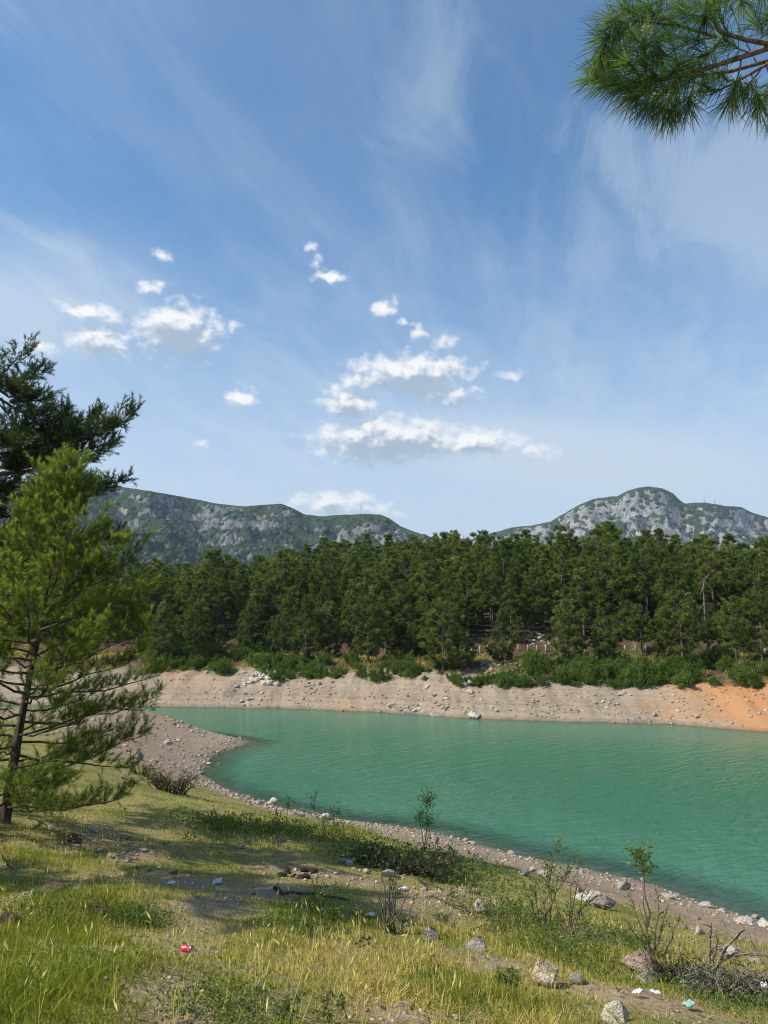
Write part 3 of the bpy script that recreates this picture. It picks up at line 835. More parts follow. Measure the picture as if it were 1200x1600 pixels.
# clearings where the road cutting shows
for (u, v, r_) in [(850, 1000, 3.2), (740, 1012, 2.6), (770, 1040, 3.0), (820, 1042, 3.0), (800, 1025, 2.4), (1015, 1015, 2.6), (985, 1018, 2.4), (850, 1022, 2.6), (910, 1022, 2.0)]:
    p = hit(u, v, 30)
    taken.append((p[0], p[1], r_))
cand = []
xs = rng.uniform(-105, 110, 9000); ys = rng.uniform(88, 190, 9000)
dd = ys - far_shore_y(xs)
ok = (dd > 21.5) & (dd < 96) & (np.abs(xs) < ys * 0.5 + 16)
sel = np.array([(t[0], t[1]) for t in taken]); selr = np.array([t[2] for t in taken])
P_ = sel.copy(); Rm = selr.copy()
for x, y, d in zip(xs[ok], ys[ok], dd[ok]):
    rmin = 3.0 if d < 30 else 3.7
    if np.all((P_[:, 0] - x) ** 2 + (P_[:, 1] - y) ** 2 > np.maximum(Rm * 0.95, rmin * 0.95) ** 2):
        P_ = np.vstack([P_, (x, y)]); Rm = np.append(Rm, rmin)
        cand.append((x, y, d))
cand.sort(key=lambda c: c[1])
# which of them show: a coarse picture-plane count from near to far
buf = np.zeros((200, 300), bool)
info = []
for (x, y, d) in cand:
    z = gz(x, y); h = rng.uniform(8.0, 12.4) if d > 26 else rng.uniform(6.5, 9.5)
    def proj(px, py, pz):
        c_, s_ = math.cos(PITCH), math.sin(PITCH)
        f_ = py * c_ + (pz - EYE) * s_; up = -py * s_ + (pz - EYE) * c_
        return 600 + F * px / f_, 800 - F * up / f_
    u0, v0 = proj(x, y, z + h); _, v1 = proj(x, y, z + h * 0.4)
    rw = 1.7 * F / y
    gu0, gu1 = int((u0 - rw + 150) / 5), int((u0 + rw + 150) / 5) + 1
    gv0, gv1 = int((v0 - 700) / 2.5), int((v1 - 700) / 2.5) + 1
    gu0, gu1 = max(gu0, 0), min(gu1, 300); gv0, gv1 = max(gv0, 0), min(gv1, 200)
    cells = buf[gv0:gv1, gu0:gu1]
    vis = int((~cells).sum()) if gu1 > 30 and gu0 < 270 else 0
    cells[:] = True
    info.append((vis, x, y, z, h, d, u0))
order = sorted(range(len(info)), key=lambda i: -info[i][0])
N_IND = 262 - len(FRONT)
singles = set(order[:N_IND])
ZN = [(22, 34, 'low in the wood'), (34, 52, 'half way up the wood'), (52, 99, 'on the top edge of the wood')]
def zone(d, u):
    for a, b, s in ZN:
        if a <= d + 0.5 < b:
            break
    w_ = [t for lim, t in ((345, 'over the narrow end of the lake'), (505, 'over the boulder heap'), (700, 'over the shady bank'), (835, 'over the rubble slope'), (1010, 'over the pale beach'), (9999, 'over the orange bank')) if u < lim][0]
    return s, w_
lowp = 0
for t_ in range(400):
    if lowp >= 38:
        break
    u = rng.uniform(235, 1215); v = rng.uniform(985, 1024)
    p = hit(u, v, 30)
    if p is None:
        continue
    d_ = p[1] - far_shore_y(p[0])
    if d_ < 18.8 or np.min(np.hypot(sel[:, 0] - p[0], sel[:, 1] - p[1]) - selr * 0.8) < 0.3:
        continue
    add_pine(BUSHY[rng.integers(0, 3)], p[0], p[1], p[2], rng.uniform(2.6, 4.8), 'low bushy young pine at the dark foot of the wood behind the road', 'low young pines at the foot of the wood')
    lowp += 1
massV, massF, massT, nv = [], [], [], 0
tV, tF, tn = [], [], 0
for i, (vis, x, y, z, h, d, u) in enumerate(info):
    kind = TALL[rng.integers(0, len(TALL))] if rng.random() < 0.86 else BROAD[rng.integers(0, 2)]
    if i in singles:
        s, w_ = zone(d, u)
        add_pine(kind, x, y, z, h, f'dark pine {s}, {w_}', f'pines {s}, {w_}')
    else:
        tm, cm, H, V, Fc, T, TV, TF = kind
        a = rng.uniform(0, 6.28); c_, s_ = math.cos(a), math.sin(a); k = h / H
        M = np.array([[c_, -s_, 0], [s_, c_, 0], [0, 0, 1]]) * k
        step = 7 if vis > 4 else 14
        keep = np.arange(len(Fc)) % step == 0
        vi = Fc[keep].ravel()
        Vk = V[vi].reshape(-1, 3, 3)
        cc = Vk.mean(1, keepdims=True)
        Vk = cc + (Vk - cc) * (2.1 if step == 7 else 2.8)
        massV.append(Vk.reshape(-1, 3) @ M.T + (x, y, z)); massT.append(T[vi])
        tV.append(TV[:40] @ M.T + (x, y, z)); tF.append(TF[TF.max(1) < 40] + tn); tn += 40
if massV:
    V = np.concatenate(massV)
    me = mesh('pine_wood', V, np.arange(len(V)).reshape(-1, 3), m_far_needle, False, {'tint': np.concatenate(massT)})
    wd = tag(ob('pine_wood', me), 'dense mass of dark pines filling the wooded hillside behind single trees', 'wood', kind='stuff')
    ob('trunks', mesh('pine_wood_trunks', np.concatenate(tV), np.concatenate(tF), m_farbark, True), wd)['kind'] = 'stuff'
print('wood: singles', len(singles), 'mass', len(massV))

# ------------------------------------------------------------------ shrubs along the top of the far beach
m_shrub = foliage_mat('broadleaf_shrub', (0.055, 0.105, 0.016), (0.140, 0.205, 0.036), transl=0.4, obj_var=0.6, gloss=0.01)
m_stem = bark_mat('shrub_stem', (0.05, 0.04, 0.03), (0.15, 0.12, 0.09), 14.0, 0.01)
def shrub_kind(seed, n_cl, per):
    global rng
    keep = rng; rng = np.random.default_rng(seed)
    cen, lines = [], []
    rad = rng.uniform(0.10, 0.24, n_cl)
    for i in range(n_cl):
        a = rng.uniform(0, 6.28); e_ = math.asin(rng.uniform(0.05, 1.0)); l = rng.uniform(0.35, 1.0) * (1.0 if i % 5 else 1.3)
        p = np.array([math.cos(a) * math.cos(e_) * l, math.sin(a) * math.cos(e_) * l, math.sin(e_) * l * 0.9]); cen.append(p)
        if i % 3 == 0:
            lines.append((curve_pts(p * np.array([0.15, 0.15, 0.0]) - (0, 0, 0.2), p, 4, wig=0.03), np.linspace(0.03, 0.006, 4)))
    cen = np.array(cen); N = n_cl * per
    C = np.repeat(cen, per, 0)
    o = norm(rng.normal(size=(N, 3)) + (0, 0, 0.3))
    base = C + o * (np.repeat(rad, per) * rng.uniform(0.2, 1.0, N))[:, None]
    V, Fq = leaf_quads(base, norm(o + 0.7 * rng.normal(size=(N, 3)) + (0, 0, 0.3)), rng.uniform(0.06, 0.13, N), rng.uniform(0.03, 0.065, N))
    tint = np.clip(np.repeat(rng.random(n_cl), per) * 0.6 + rng.uniform(0, 0.4, N), 0, 1)
    cm = mesh('shrub_foliage', V, Fq, m_shrub, False, {'tint': np.repeat(tint, 4)})
    TV, TF = tubes(lines, 4)
    rng = keep
    return cm, mesh('shrub_stems', TV, TF, m_stem, True)
SHRUBS = [shrub_kind(400 + i, 62, 60) for i in range(7)]
def add_shrub(x, y, z, w, h, label, group=None, name='shrub', cat='shrub'):
    cm, sm = SHRUBS[rng.integers(0, len(SHRUBS))]
    e = ob(name, None, None, (x, y, z - 0.05), (0, 0, rng.uniform(0, 6.28)), (w / 2, w / 2 * rng.uniform(0.8, 1.1), h))
    ob('foliage', cm, e); ob('stems', sm, e)
    return tag(e, label, cat, group)
SH = [(590, 1064, 42, 26, 'round dense bush standing by itself at the foot of the shady bank'), (563, 1056, 24, 18, 'small bush beside the round dense bush on the shady bank'), (350, 1053, 36, 26, 'dark rounded shrub at the edge of the boulder heap'),
      (650, 1052, 26, 18, 'leafy shrub on the bare bank between the round bush and the drooping pine'), (665, 1062, 12, 8, 'tiny shrub low on the bare bank under the drooping pine'), (718, 1072, 14, 12, 'small bright shrub at the lip of the beach under the rubble slope'),
      (1005, 1068, 60, 40, 'big dense shrub bulging onto the beach where it turns orange'), (1070, 1072, 46, 24, 'low dark shrub hanging over the top of the orange bank')]
GRP = [(232, 345, 1030, 1047, 24, 32, 20, 'green shrub in the thicket at the narrow end of the lake', 'shrubs in the thicket at the narrow end'),
       (410, 500, 1036, 1062, 22, 32, 22, 'green shrub in the thicket beside the boulder heap', 'shrubs in the thicket beside the boulder heap'),
       (225, 420, 1008, 1034, 26, 36, 24, 'dark shrub under the pines behind the thicket, towards the narrow end', 'shrubs under the pines towards the narrow end'),
       (420, 720, 1016, 1046, 26, 28, 17, 'dark shrub under the pines of the shady bank', 'shrubs under the pines of the shady bank'),
       (500, 560, 1045, 1060, 9, 22, 14, 'thin low shrub on the shady bank', 'thin shrubs on the shady bank'),
       (600, 720, 1040, 1058, 12, 22, 15, 'shrub in the shade beneath the drooping pine', 'shrubs beneath the drooping pine'),
       (705, 830, 1060, 1073, 22, 30, 17, 'low green shrub in the strip under the rubble slope', 'shrubs in the strip under the rubble slope'),
       (825, 985, 1030, 1072, 44, 38, 28, 'green shrub in the thicket between the road and the pale beach', 'shrubs between the road and the pale beach'),
       (960, 1230, 1032, 1074, 46, 38, 27, 'green shrub in the thicket above the orange bank', 'shrubs above the orange bank')]
for (u, v, w_, h_, lab) in SH:
    p = hit(u, v, 30)
    add_shrub(p[0], p[1], p[2], w_ * p[1] / F, h_ * p[1] / F * 1.05, lab)
for (u0, u1, v0, v1, cnt, w_, h_, lab, grp) in GRP:
    for k in range(cnt):
        u = rng.uniform(u0, u1); v = v0 + (v1 - v0) * (k + rng.random()) / cnt
        p = hit(u, v, 30)
        if p is None:
            continue
        s = rng.uniform(0.55, 1.2); lab_, grp_ = lab, grp
        if cnt > 16 and 'dark' not in lab:
            lo = v > (v0 + v1) / 2
            lab_ = lab.replace('green shrub', 'shrub at the beach edge' if lo else 'shrub at the back').replace('low green shrub', 'low shrub'); grp_ = grp + (', beach edge' if lo else ', back')
        add_shrub(p[0], p[1], p[2], w_ * s * p[1] / F, h_ * s * rng.uniform(0.55, 1.15) * p[1] / F, lab_, grp_)

# ------------------------------------------------------------------ near pines: limbs, twigs, needles
def foliage_on(lines_in, spacing, sub_len, needle_len, needle_w, per_m, start=0.3, up=0.25, tip_frac=0.3, spread=0.8, sub_up=0.35, split=1, shoot=0.24):
    """puts side twigs along every limb and needles along every twig: returns twig lines, needle V, F, tint, tip"""
    segA, segB, lines = [], [], []
    for P, rad in lines_in:
        P = np.asarray(P)
        L = np.linalg.norm(np.diff(P, axis=0), axis=1); cum = np.r_[0, np.cumsum(L)]; tot = cum[-1]
        s = start * tot * rng.uniform(0.8, 1.2); side = 1
        while s < tot:
            p = np.array([np.interp(s, cum, P[:, i]) for i in range(3)])
            q = np.array([np.interp(min(s + 0.05, tot), cum, P[:, i]) for i in range(3)]); r = np.array([np.interp(max(s - 0.05, 0), cum, P[:, i]) for i in range(3)])
            t = norm((q - r)[None])[0]
            lat = norm(np.cross(t, [0, 0, 1.0])[None])[0] * side
            side = -side
            d = norm((t * rng.uniform(0.7, 1.1) + lat * spread * rng.uniform(0.4, 1.1) + np.array([0, 0, sub_up + rng.normal(0, 0.22)]))[None])[0]
            l = sub_len * rng.uniform(0.55, 1.25) * (1.0 - 0.35 * s / tot)
            e = p + d * l + np.array([0, 0, up * l * rng.uniform(0.3, 1.0)])
            Q = curve_pts(p, e, 4, lift=0.35, wig=0.02)
            lines.append((Q, np.linspace(max(0.25 * rad[-1], 0.004) * 1.3, 0.0025, 4)))
            segA.append(Q[2]); segB.append(Q[3])
            for kk in range(split):                 # shoots all round the twig, turning up
                f_ = rng.uniform(0.15, 1.0) * 3
                b0 = np.array([np.interp(f_, np.arange(4), Q[:, i]) for i in range(3)])
                e2 = b0 + norm((0.75 * d + rng.normal(0, 0.62, 3) + np.array([0, 0, 0.6]))[None])[0] * min(l * 0.6, shoot) * rng.uniform(0.6, 1.25)
                segA.append(b0); segB.append(e2)
            s += spacing * rng.uniform(0.6, 1.4)
        segA.append(P[-2]); segB.append(P[-1])
    A = np.array(segA); B = np.array(segB)
    ln = np.linalg.norm(B - A, axis=1)
    cnt = np.maximum((ln * per_m).astype(int), 4)
    idx = np.repeat(np.arange(len(A)), cnt); N = len(idx)
    f = rng.random(N)
    d0 = norm(B - A)[idx]
    base = A[idx] + (B - A)[idx] * f[:, None]
    ang = rng.uniform(0.35, 1.2, N) * (1.1 - 0.45 * f)
    d = norm(d0 * np.cos(ang)[:, None] + perp(d0) * np.sin(ang)[:, None])
    V, Fc = blades(base, d, needle_len * rng.uniform(0.7, 1.15, N), needle_w * rng.uniform(0.8, 1.3, N))
    tint = np.clip(rng.random(len(A))[idx] * 0.7 + rng.random(N) * 0.3, 0, 1)
    tip = np.clip((f - (1 - tip_frac)) / tip_frac, 0, 1) * (rng.random(len(A)) < 0.75)[idx]
    return lines, V, Fc, np.repeat(tint, 3), np.repeat(tip, 3)

# young bright pine at the edge of the slope
YY = 14.0
yb = hit(6, 1284)
YY = yb[1]
stem_px = [(6, 1284), (18, 1210), (32, 1130), (48, 1050), (62, 985), (74, 915), (86, 850), (100, 795), (110, 748)]
tr = np.array([at(u, v, YY + 0.05 * i) for i, (u, v) in enumerate(stem_px)]); tr[0, 2] -= 0.15
org = tr[0].copy()
trr = np.array([0.105, 0.085, 0.068, 0.054, 0.044, 0.034, 0.026, 0.017, 0.006])
limbs = []
zz = np.linspace(tr[0, 2] + 0.35, tr[-1, 2] - 0.12, 84)
for k, z in enumerate(zz):
    t = (z - tr[0, 2]) / (tr[-1, 2] - tr[0, 2])
    p = np.array([np.interp(z, tr[:, 2], tr[:, 0]), np.interp(z, tr[:, 2], tr[:, 1]), z])
    a = k * 2.39996 + rng.normal(0, 0.3)
    L = np.interp(t, [0, 0.12, 0.35, 0.55, 0.72, 0.88, 1.0], [1.9, 2.35, 2.35, 2.1, 1.35, 0.75, 0.25]) * rng.uniform(0.72, 1.12)
    el_ = np.interp(t, [0, 0.25, 0.6, 1.0], [-0.02, 0.22, 0.5, 1.15]) + rng.normal(0, 0.1)
    e = p + np.array([math.cos(a) * math.cos(el_), math.sin(a) * math.cos(el_), math.sin(el_)]) * L
    limbs.append((curve_pts(p, e, 7, lift=0.28, wig=0.018), np.linspace(0.008 + 0.0072 * L, 0.004, 7)))
for (pts_px) in [[(62, 985), (130, 962), (200, 938), (236, 925)], [(48, 1050), (110, 1042), (170, 1010), (225, 985)], [(40, 1090), (110, 1082), (190, 1072), (246, 1056)], [(28, 1150), (100, 1130), (160, 1105), (222, 1110)],
                 [(20, 1200), (90, 1190), (150, 1196), (205, 1200)], [(12, 1262), (80, 1262), (160, 1257), (200, 1240)], [(70, 940), (120, 905), (165, 870), (195, 850)]]:
    P = np.array([at(u, v, YY - 0.35 + 0.1 * i) for i, (u, v) in enumerate(pts_px)])
    tt = np.linspace(0, 1, 8); P = np.stack([np.interp(tt, np.linspace(0, 1, len(P)), P[:, i]) for i in range(3)], 1)
    P[1:-1] += rng.normal(0, 0.02, (6, 3))
    limbs.append((P, np.linspace(0.024, 0.005, 8)))
low = lambda P: np.interp(P[0][2], [tr[0, 2], tr[0, 2] + 1.6, tr[0, 2] + 3.0], [0.55, 0.7, 1.0])
lo_l = [l for l in limbs if l[0][0][2] < tr[0, 2] + 2.3]; hi_l = [l for l in limbs if l[0][0][2] >= tr[0, 2] + 2.3]
tw2, V2_, F2_, T2_, P2_ = foliage_on(lo_l, 0.12, 0.50, 0.095, 0.0066, 190, start=0.28, up=0.4, tip_frac=0.45, split=7, spread=1.2, shoot=0.22, sub_up=0.3)
tw, NV, NF, NTi, NTp = foliage_on(hi_l, 0.115, 0.50, 0.095, 0.0068, 225, start=0.24, up=0.45, tip_frac=0.6, split=8, spread=1.15, shoot=0.22, sub_up=0.4)
tw = tw + tw2; NF = np.r_[NF, F2_ + len(NV)]; NV = np.r_[NV, V2_]; NTi = np.r_[NTi, T2_]; NTp = np.r_[NTp, P2_ * 0.7]
yp = ob('young_pine', None, None, org)
tag(yp, 'young bright green pine with a leaning dark trunk at the edge of the grassy slope', 'pine tree')
V, Fq = tubes([(tr, trr)], 9); ob('trunk', mesh('young_trunk', V - org, Fq, m_bark, True), yp)
V, Fq = tubes(limbs, 5); ob('branches', mesh('young_branches', V - org, Fq, m_bark, True), yp)
V, Fq = tubes(tw, 3); ob('twigs', mesh('young_twigs', V - org, Fq, m_twig, True), yp)
ob('needles', mesh('young_needles', NV - org, NF, m_young_needle, False, {'tint': NTi, 'tip': NTp}), yp)
print('young needles', len(NF))

# old dark pine behind it, its trunk just beyond the picture edge
BY = 17.5
b0 = np.array([at(-95, 1240, BY)[0], BY, gz(at(-95, 1240, BY)[0], BY)])
t_px = [(-95, 1240), (-90, 1050), (-80, 900), (-62, 780), (-40, 690), (-18, 620), (8, 575)]
bt = np.array([at(u, v, BY + 0.1 * i) for i, (u, v) in enumerate(t_px)]); bt[0] = b0 - (0, 0, 0.3)
btr = np.array([0.26, 0.22, 0.19, 0.15, 0.11, 0.07, 0.02])
big = []
def limb_to(start_f, u, v, dY, r0, lift=0.2, k=8):
    s = start_f * (len(bt) - 1)
    p = np.array([np.interp(s, np.arange(len(bt)), bt[:, i]) for i in range(3)])
    e = at(u, v, BY + dY)
    P = curve_pts(p, e, k, lift=lift, wig=0.012)
    big.append((P, np.linspace(r0, 0.012, k)))
for (f_, u, v, dY, r0) in [(0.97, 28, 556, 0.2, 0.03), (0.93, 60, 590, 0.5, 0.035), (0.92, 45, 625, -0.4, 0.035), (0.88, 74, 630, -0.2, 0.04), (0.86, 60, 655, 0.8, 0.04), (0.9, 10, 610, -0.7, 0.03), (0.86, 20, 655, 0.9, 0.03),
                           (0.62, 205, 655, 0.2, 0.075), (0.62, 180, 668, -0.8, 0.06), (0.60, 150, 655, 0.9, 0.06), (0.60, 170, 700, 0.6, 0.05), (0.58, 150, 715, -0.4, 0.05), (0.66, 115, 665, 0.3, 0.05), (0.66, 100, 650, -0.7, 0.045),
                           (0.56, 118, 715, 0.9, 0.05), (0.56, 190, 760, 0.4, 0.045), (0.52, 165, 772, -0.5, 0.04), (0.70, 55, 690, 0.5, 0.04), (0.70, 30, 700, -0.9, 0.04), (0.64, 70, 730, 0.3, 0.04), (0.62, 20, 735, 0.9, 0.04),
                           (0.45, 95, 790, 0.7, 0.045), (0.42, 60, 830, 0.3, 0.04), (0.40, 190, 850, 0.9, 0.05), (0.36, 120, 880, 0.8, 0.045), (0.33, 40, 880, 0.4, 0.04), (0.30, 10, 920, -0.3, 0.04), (0.36, 20, 850, 0.9, 0.04),
                           (0.72, -5, 690, 0.8, 0.04), (0.56, 0, 770, -0.8, 0.04)]:
    limb_to(f_, u, v, dY, r0)
for k in range(34):                              # the side away from the picture, and the back and front
    f_ = rng.uniform(0.3, 0.97); u = -95 - rng.uniform(20, 250) * np.interp(f_, [0.3, 0.6, 1.0], [1.1, 1.0, 0.35]); dY = rng.uniform(-3.0, 3.0)
    v = np.interp(f_, [0.3, 0.5, 0.7, 1.0], [900, 780, 690, 590]) + rng.uniform(-40, 30)
    limb_to(f_, u, v, dY, 0.05)
tw, NV, NF, NTi, NTp = foliage_on(big, 0.10, 0.72, 0.11, 0.0140, 125, start=0.32, up=0.35, tip_frac=0.3, sub_up=0.45, split=8, spread=1.0, shoot=0.26)
op = ob('old_pine', None, None, bt[0])
tag(op, 'large dark pine with spreading flat boughs behind the young bright pine', 'pine tree')
okids = []
V, Fq = tubes([(bt, btr)], 10); okids.append((ob('trunk', mesh('old_trunk', V - bt[0], Fq, m_bark, True), op), []))
V, Fq = tubes(big, 5); okids.append((ob('boughs', mesh('old_boughs', V - bt[0], Fq, m_bark, True), op), []))
V, Fq = tubes(tw, 3); okids.append((ob('twigs', mesh('old_twigs', V - bt[0], Fq, m_twig, True), op), []))
okids.append((ob('needles', mesh('old_needles', NV - bt[0], NF, m_old_needle, False, {'tint': NTi, 'tip': NTp}), op), []))
print('old needles', len(NF))
# pines further along the bank, beyond the picture edge; their shade lies across the grass
for (x, y, rz, sx, sz, lab) in [(-8.6, 8.2, 2.2, 0.60, 0.82, 'slim tall pine on the bank nearer than the large spreading pine'), (-9.2, 1.7, 4.0, 0.44, 0.54, 'slim pine on the bank close beside the camera')]:
    r_ = dup(op, okids)
    r_.location = (x, y, gz(x, y) - 0.25); r_.rotation_euler = (0, 0, rz); r_.scale = (sx, sx, sz)
    r_['label'] = lab

# overhanging pine bough: long needles close to the camera
NX = np.array([3.3, 3.4])
nb0 = np.array([NX[0], NX[1], gz(*NX) - 0.2])
ntr = np.array([nb0, nb0 + (0.05, 0.0, 1.6), nb0 + (0.0, 0.05, 3.0), nb0 + (-0.05, 0.0, 4.6), nb0 + (0.05, 0.05, 6.2), nb0 + (0.0, 0, 7.6)])
ntrr = np.array([0.16, 0.14, 0.12, 0.10, 0.07, 0.03])
def pxline(pp):
    return np.array([at(u, v, Y) for u, v, Y in pp])
def smooth_line(P, k):
    P = np.asarray(P); s = np.linspace(0, len(P) - 1, k)
    return np.stack([np.interp(s, np.arange(len(P)), P[:, i]) for i in range(3)], 1)
tz_ = lambda z: np.array([np.interp(z, ntr[:, 2], ntr[:, i]) for i in range(3)])
j = tz_(at(1300, 60, 3.2)[2] - 0.45)
L1 = np.vstack([j, pxline([(1330, 62, 3.25), (1210, 72, 3.1), (1150, 92, 3.05), (1100, 108, 3.0), (1050, 122, 3.0), (1000, 128, 2.95)])])
L2 = np.vstack([j, pxline([(1330, 75, 3.3), (1210, 92, 3.25), (1140, 112, 3.2), (1080, 120, 3.2), (1030, 145, 3.2)])])
L3 = pxline([(1210, 70, 3.1), (1165, 62, 3.0), (1125, 50, 2.95), (1105, 10, 2.9), (1095, -40, 2.9)])
L4 = pxline([(1120, 58, 2.95), (1060, 40, 2.95), (1000, 32, 2.9), (960, 34, 2.9)])
L5 = pxline([(1210, 94, 3.25), (1185, 108, 3.2), (1150, 128, 3.2), (1110, 148, 3.2)])
L6 = np.vstack([j, pxline([(1320, 20, 3.5), (1240, -30, 3.5), (1170, -40, 3.5), (1120, -60, 3.4)])])
main = [(L1, np.linspace(0.017, 0.006, len(L1))), (L2, np.linspace(0.013, 0.005, len(L2))), (L3, np.linspace(0.012, 0.005, len(L3))), (L4, np.linspace(0.008, 0.004, len(L4))), (L5, np.linspace(0.009, 0.004, len(L5))), (L6, np.linspace(0.02, 0.006, len(L6)))]
nodes = np.concatenate([smooth_line(P, 24) for P, _ in main])
TIPS = [(936, 92, 2.9), (928, 118, 3.0), (944, 60, 2.9), (952, 30, 2.85), (975, 12, 2.9), (960, 130, 3.0), (985, 152, 3.05), (1008, 165, 3.1), (1030, 175, 3.15), (1050, 178, 3.2), (1075, 168, 3.2), (980, 95, 2.85), (1005, 60, 2.85),
        (1030, 85, 2.9), (1018, 118, 2.9), (1050, 140, 3.05), (1070, 60, 2.9), (1060, 14, 2.9), (1085, 95, 3.0), (1020, 20, 2.95), (1095, 130, 3.1), (1100, 30, 2.85), (1112, 4, 2.9), (1130, 60, 3.0), (960, 80, 3.1), (990, 130, 3.2),
        (1000, 95, 3.2), (1040, 110, 3.25), (945, 105, 3.2), (1160, 140, 3.2), (1185, 165, 3.2), (1140, 158, 3.15), (1200, 150, 3.3), (1215, 180, 3.2), (1120, 112, 3.1), (1060, 100, 2.8), (985, 50, 3.1), (1010, 10, 3.1), (1185, 30, 3.3), (1160, 5, 3.4), (1210, 25, 3.3), (1080, -10, 3.2), (1130, -15, 3.2), (1190, -10, 3.4), (1040, 50, 3.2)]
twl, A_, B_ = [], [], []
for (u, v, Y) in TIPS:
    e = at(u, v, Y)
    dist = np.linalg.norm(nodes - e, axis=1) + 0.25 * np.clip(e[0] - nodes[:, 0], 0, None) * 0
    dist = dist + np.where(nodes[:, 0] < e[0] - 0.02, 0.25, 0)
    p = nodes[np.argmin(np.abs(dist - 0.17))] if dist.min() < 0.17 else nodes[np.argmin(dist)]
    Q = curve_pts(p, e, 5, lift=0.25, wig=0.02)
    twl.append((Q, np.linspace(0.005, 0.0028, 5)))
    d_ = norm((Q[-1] - Q[-2])[None])[0]
    A_.append(e - d_ * min(0.11, 0.7 * np.linalg.norm(e - p))); B_.append(e)
side_l = []
for k in range(13):                              # the other boughs of the tree, turned away from the view
    z = nb0[2] + rng.uniform(3.6, 7.4); p0_ = tz_(z); a = rng.uniform(-1.5, 1.9); L_ = rng.uniform(0.7, 1.5)
    e = p0_ + np.array([math.cos(a) * L_, math.sin(a) * L_, L_ * rng.uniform(0.0, 0.5)])
    P = curve_pts(p0_, e, 8, lift=0.2, wig=0.02); side_l.append((P, np.linspace(0.016, 0.005, 8)))
    for j_ in range(12):
        q = P[rng.integers(3, 8)]
        e2 = q + norm(rng.normal(size=(1, 3)) + (0, 0, 0.4))[0] * rng.uniform(0.12, 0.32)
        twl.append((curve_pts(q, e2, 5, lift=0.25, wig=0.02), np.linspace(0.005, 0.0028, 5)))
        d_ = norm((e2 - q)[None])[0]
        A_.append(e2 - d_ * 0.10); B_.append(e2)
A_ = np.array(A_); B_ = np.array(B_)
per = 150
idx = np.repeat(np.arange(len(A_)), per); N = len(idx)
f_ = rng.random(N) ** 0.8
d0_ = norm(B_ - A_)[idx]
base = A_[idx] + (B_ - A_)[idx] * f_[:, None]
ang = rng.uniform(0.25, 1.25, N)
d_ = norm(d0_ * np.cos(ang)[:, None] + perp(d0_) * np.sin(ang)[:, None] + np.array([0, 0, -0.42]) * rng.uniform(0.2, 1.2, (N, 1)))
ln_ = rng.uniform(0.10, 0.165, N)
sd_ = perp(d_); w0 = 0.0015
p0 = base; p1 = base + d_ * (ln_ * 0.55)[:, None] + np.array([0, 0, -1.0]) * (ln_ * 0.02)[:, None]; p2 = base + d_ * ln_[:, None] + np.array([0, 0, -1.0]) * (ln_ * 0.09)[:, None]
V = np.stack([p0 - sd_ * w0 * 0.6, p0 + sd_ * w0 * 0.6, p1 + sd_ * w0, p1 - sd_ * w0, p2], 1).reshape(-1, 3)
k5 = np.arange(N)[:, None] * 5
tip_c = (rng.random(len(A_)) < 0.8)[idx] * np.clip(1.6 - ang * 1.9, 0, 1)
tint = np.clip(rng.random(len(A_))[idx] * 0.6 + rng.random(N) * 0.4, 0, 1)
ov = ob('overhanging_pine', None, None, nb0)
tag(ov, 'pine whose long-needled bough hangs into the sky from the side', 'pine tree')
nm = mesh('bough_needles', V - nb0, [k5 + np.array([0, 1, 2, 3]), k5 + np.array([3, 2, 4])], m_near_needle, False, {'tint': np.repeat(tint, 5), 'tip': np.repeat(tip_c, 5)})
bo = None
V, Fq = tubes([(ntr, ntrr)], 10); ob('trunk', mesh('overhang_trunk', V - nb0, Fq, m_bark, True), ov)
V, Fq = tubes([(smooth_line(P, 16), np.interp(np.linspace(0, 1, 16), np.linspace(0, 1, len(r_)), r_)) for P, r_ in main], 6)
bo = ob('bough', mesh('overhang_bough', V - nb0, Fq, m_twig, True), ov)
V, Fq = tubes(side_l, 6); ob('side_boughs', mesh('overhang_side_boughs', V - nb0, Fq, m_twig, True), ov)['kind'] = 'stuff'
V, Fq = tubes(twl, 4); ob('twigs', mesh('overhang_twigs', V - nb0, Fq, m_twig, True), bo)['kind'] = 'stuff'
ob('needles', nm, bo)
# ------------------------------------------------------------------ stones
def ico2(level):
    V = [tuple(v) for v in ICO_V]; F_ = [tuple(f) for f in ICO_F]
    for _ in range(level):
        mid, NF_ = {}, []
        def mp(a, b):
            k = (min(a, b), max(a, b))
            if k not in mid:
                p = np.array(V[a]) + np.array(V[b]); V.append(tuple(p / np.linalg.norm(p))); mid[k] = len(V) - 1
            return mid[k]
        for a, b, c in F_:
            x, y, z = mp(a, b), mp(b, c), mp(c, a)
            NF_ += [(a, x, z), (b, y, x), (c, z, y), (x, y, z)]
        F_ = NF_
    return np.array(V), np.array(F_)
ICO = [ico2(i) for i in range(4)]
def rock_shape(level, seed, cuts=9, rough=0.05):
    r_ = np.random.default_rng(seed)
    V, F_ = ICO[level]
    V = V.copy() * r_.uniform(0.85, 1.15, 3)
    for _ in range(cuts):                        # broken faces
        n_ = norm(r_.normal(size=(1, 3)))[0]; d = r_.uniform(0.36, 0.74)
        s = V @ n_ - d
        V = V - np.clip(s, 0, None)[:, None] * n_ * 0.93
    for fr_, am in ((2.0, rough * 1.5), (5.0, rough * 0.7)):
        ph = r_.uniform(0, 9, 3)
        V = V * (1 + am * (np.sin(V[:, [0]] * fr_ * 2.1 + ph[0]) * np.sin(V[:, [1]] * fr_ * 1.9 + ph[1]) + np.sin(V[:, [2]] * fr_ * 2.4 + ph[2]) * 0.6))
    V = V + r_.normal(0, rough * 0.35, V.shape) * (1 if level > 1 else 0.6)
    return V / np.abs(V).max(0) * np.array([1, 1, 1])
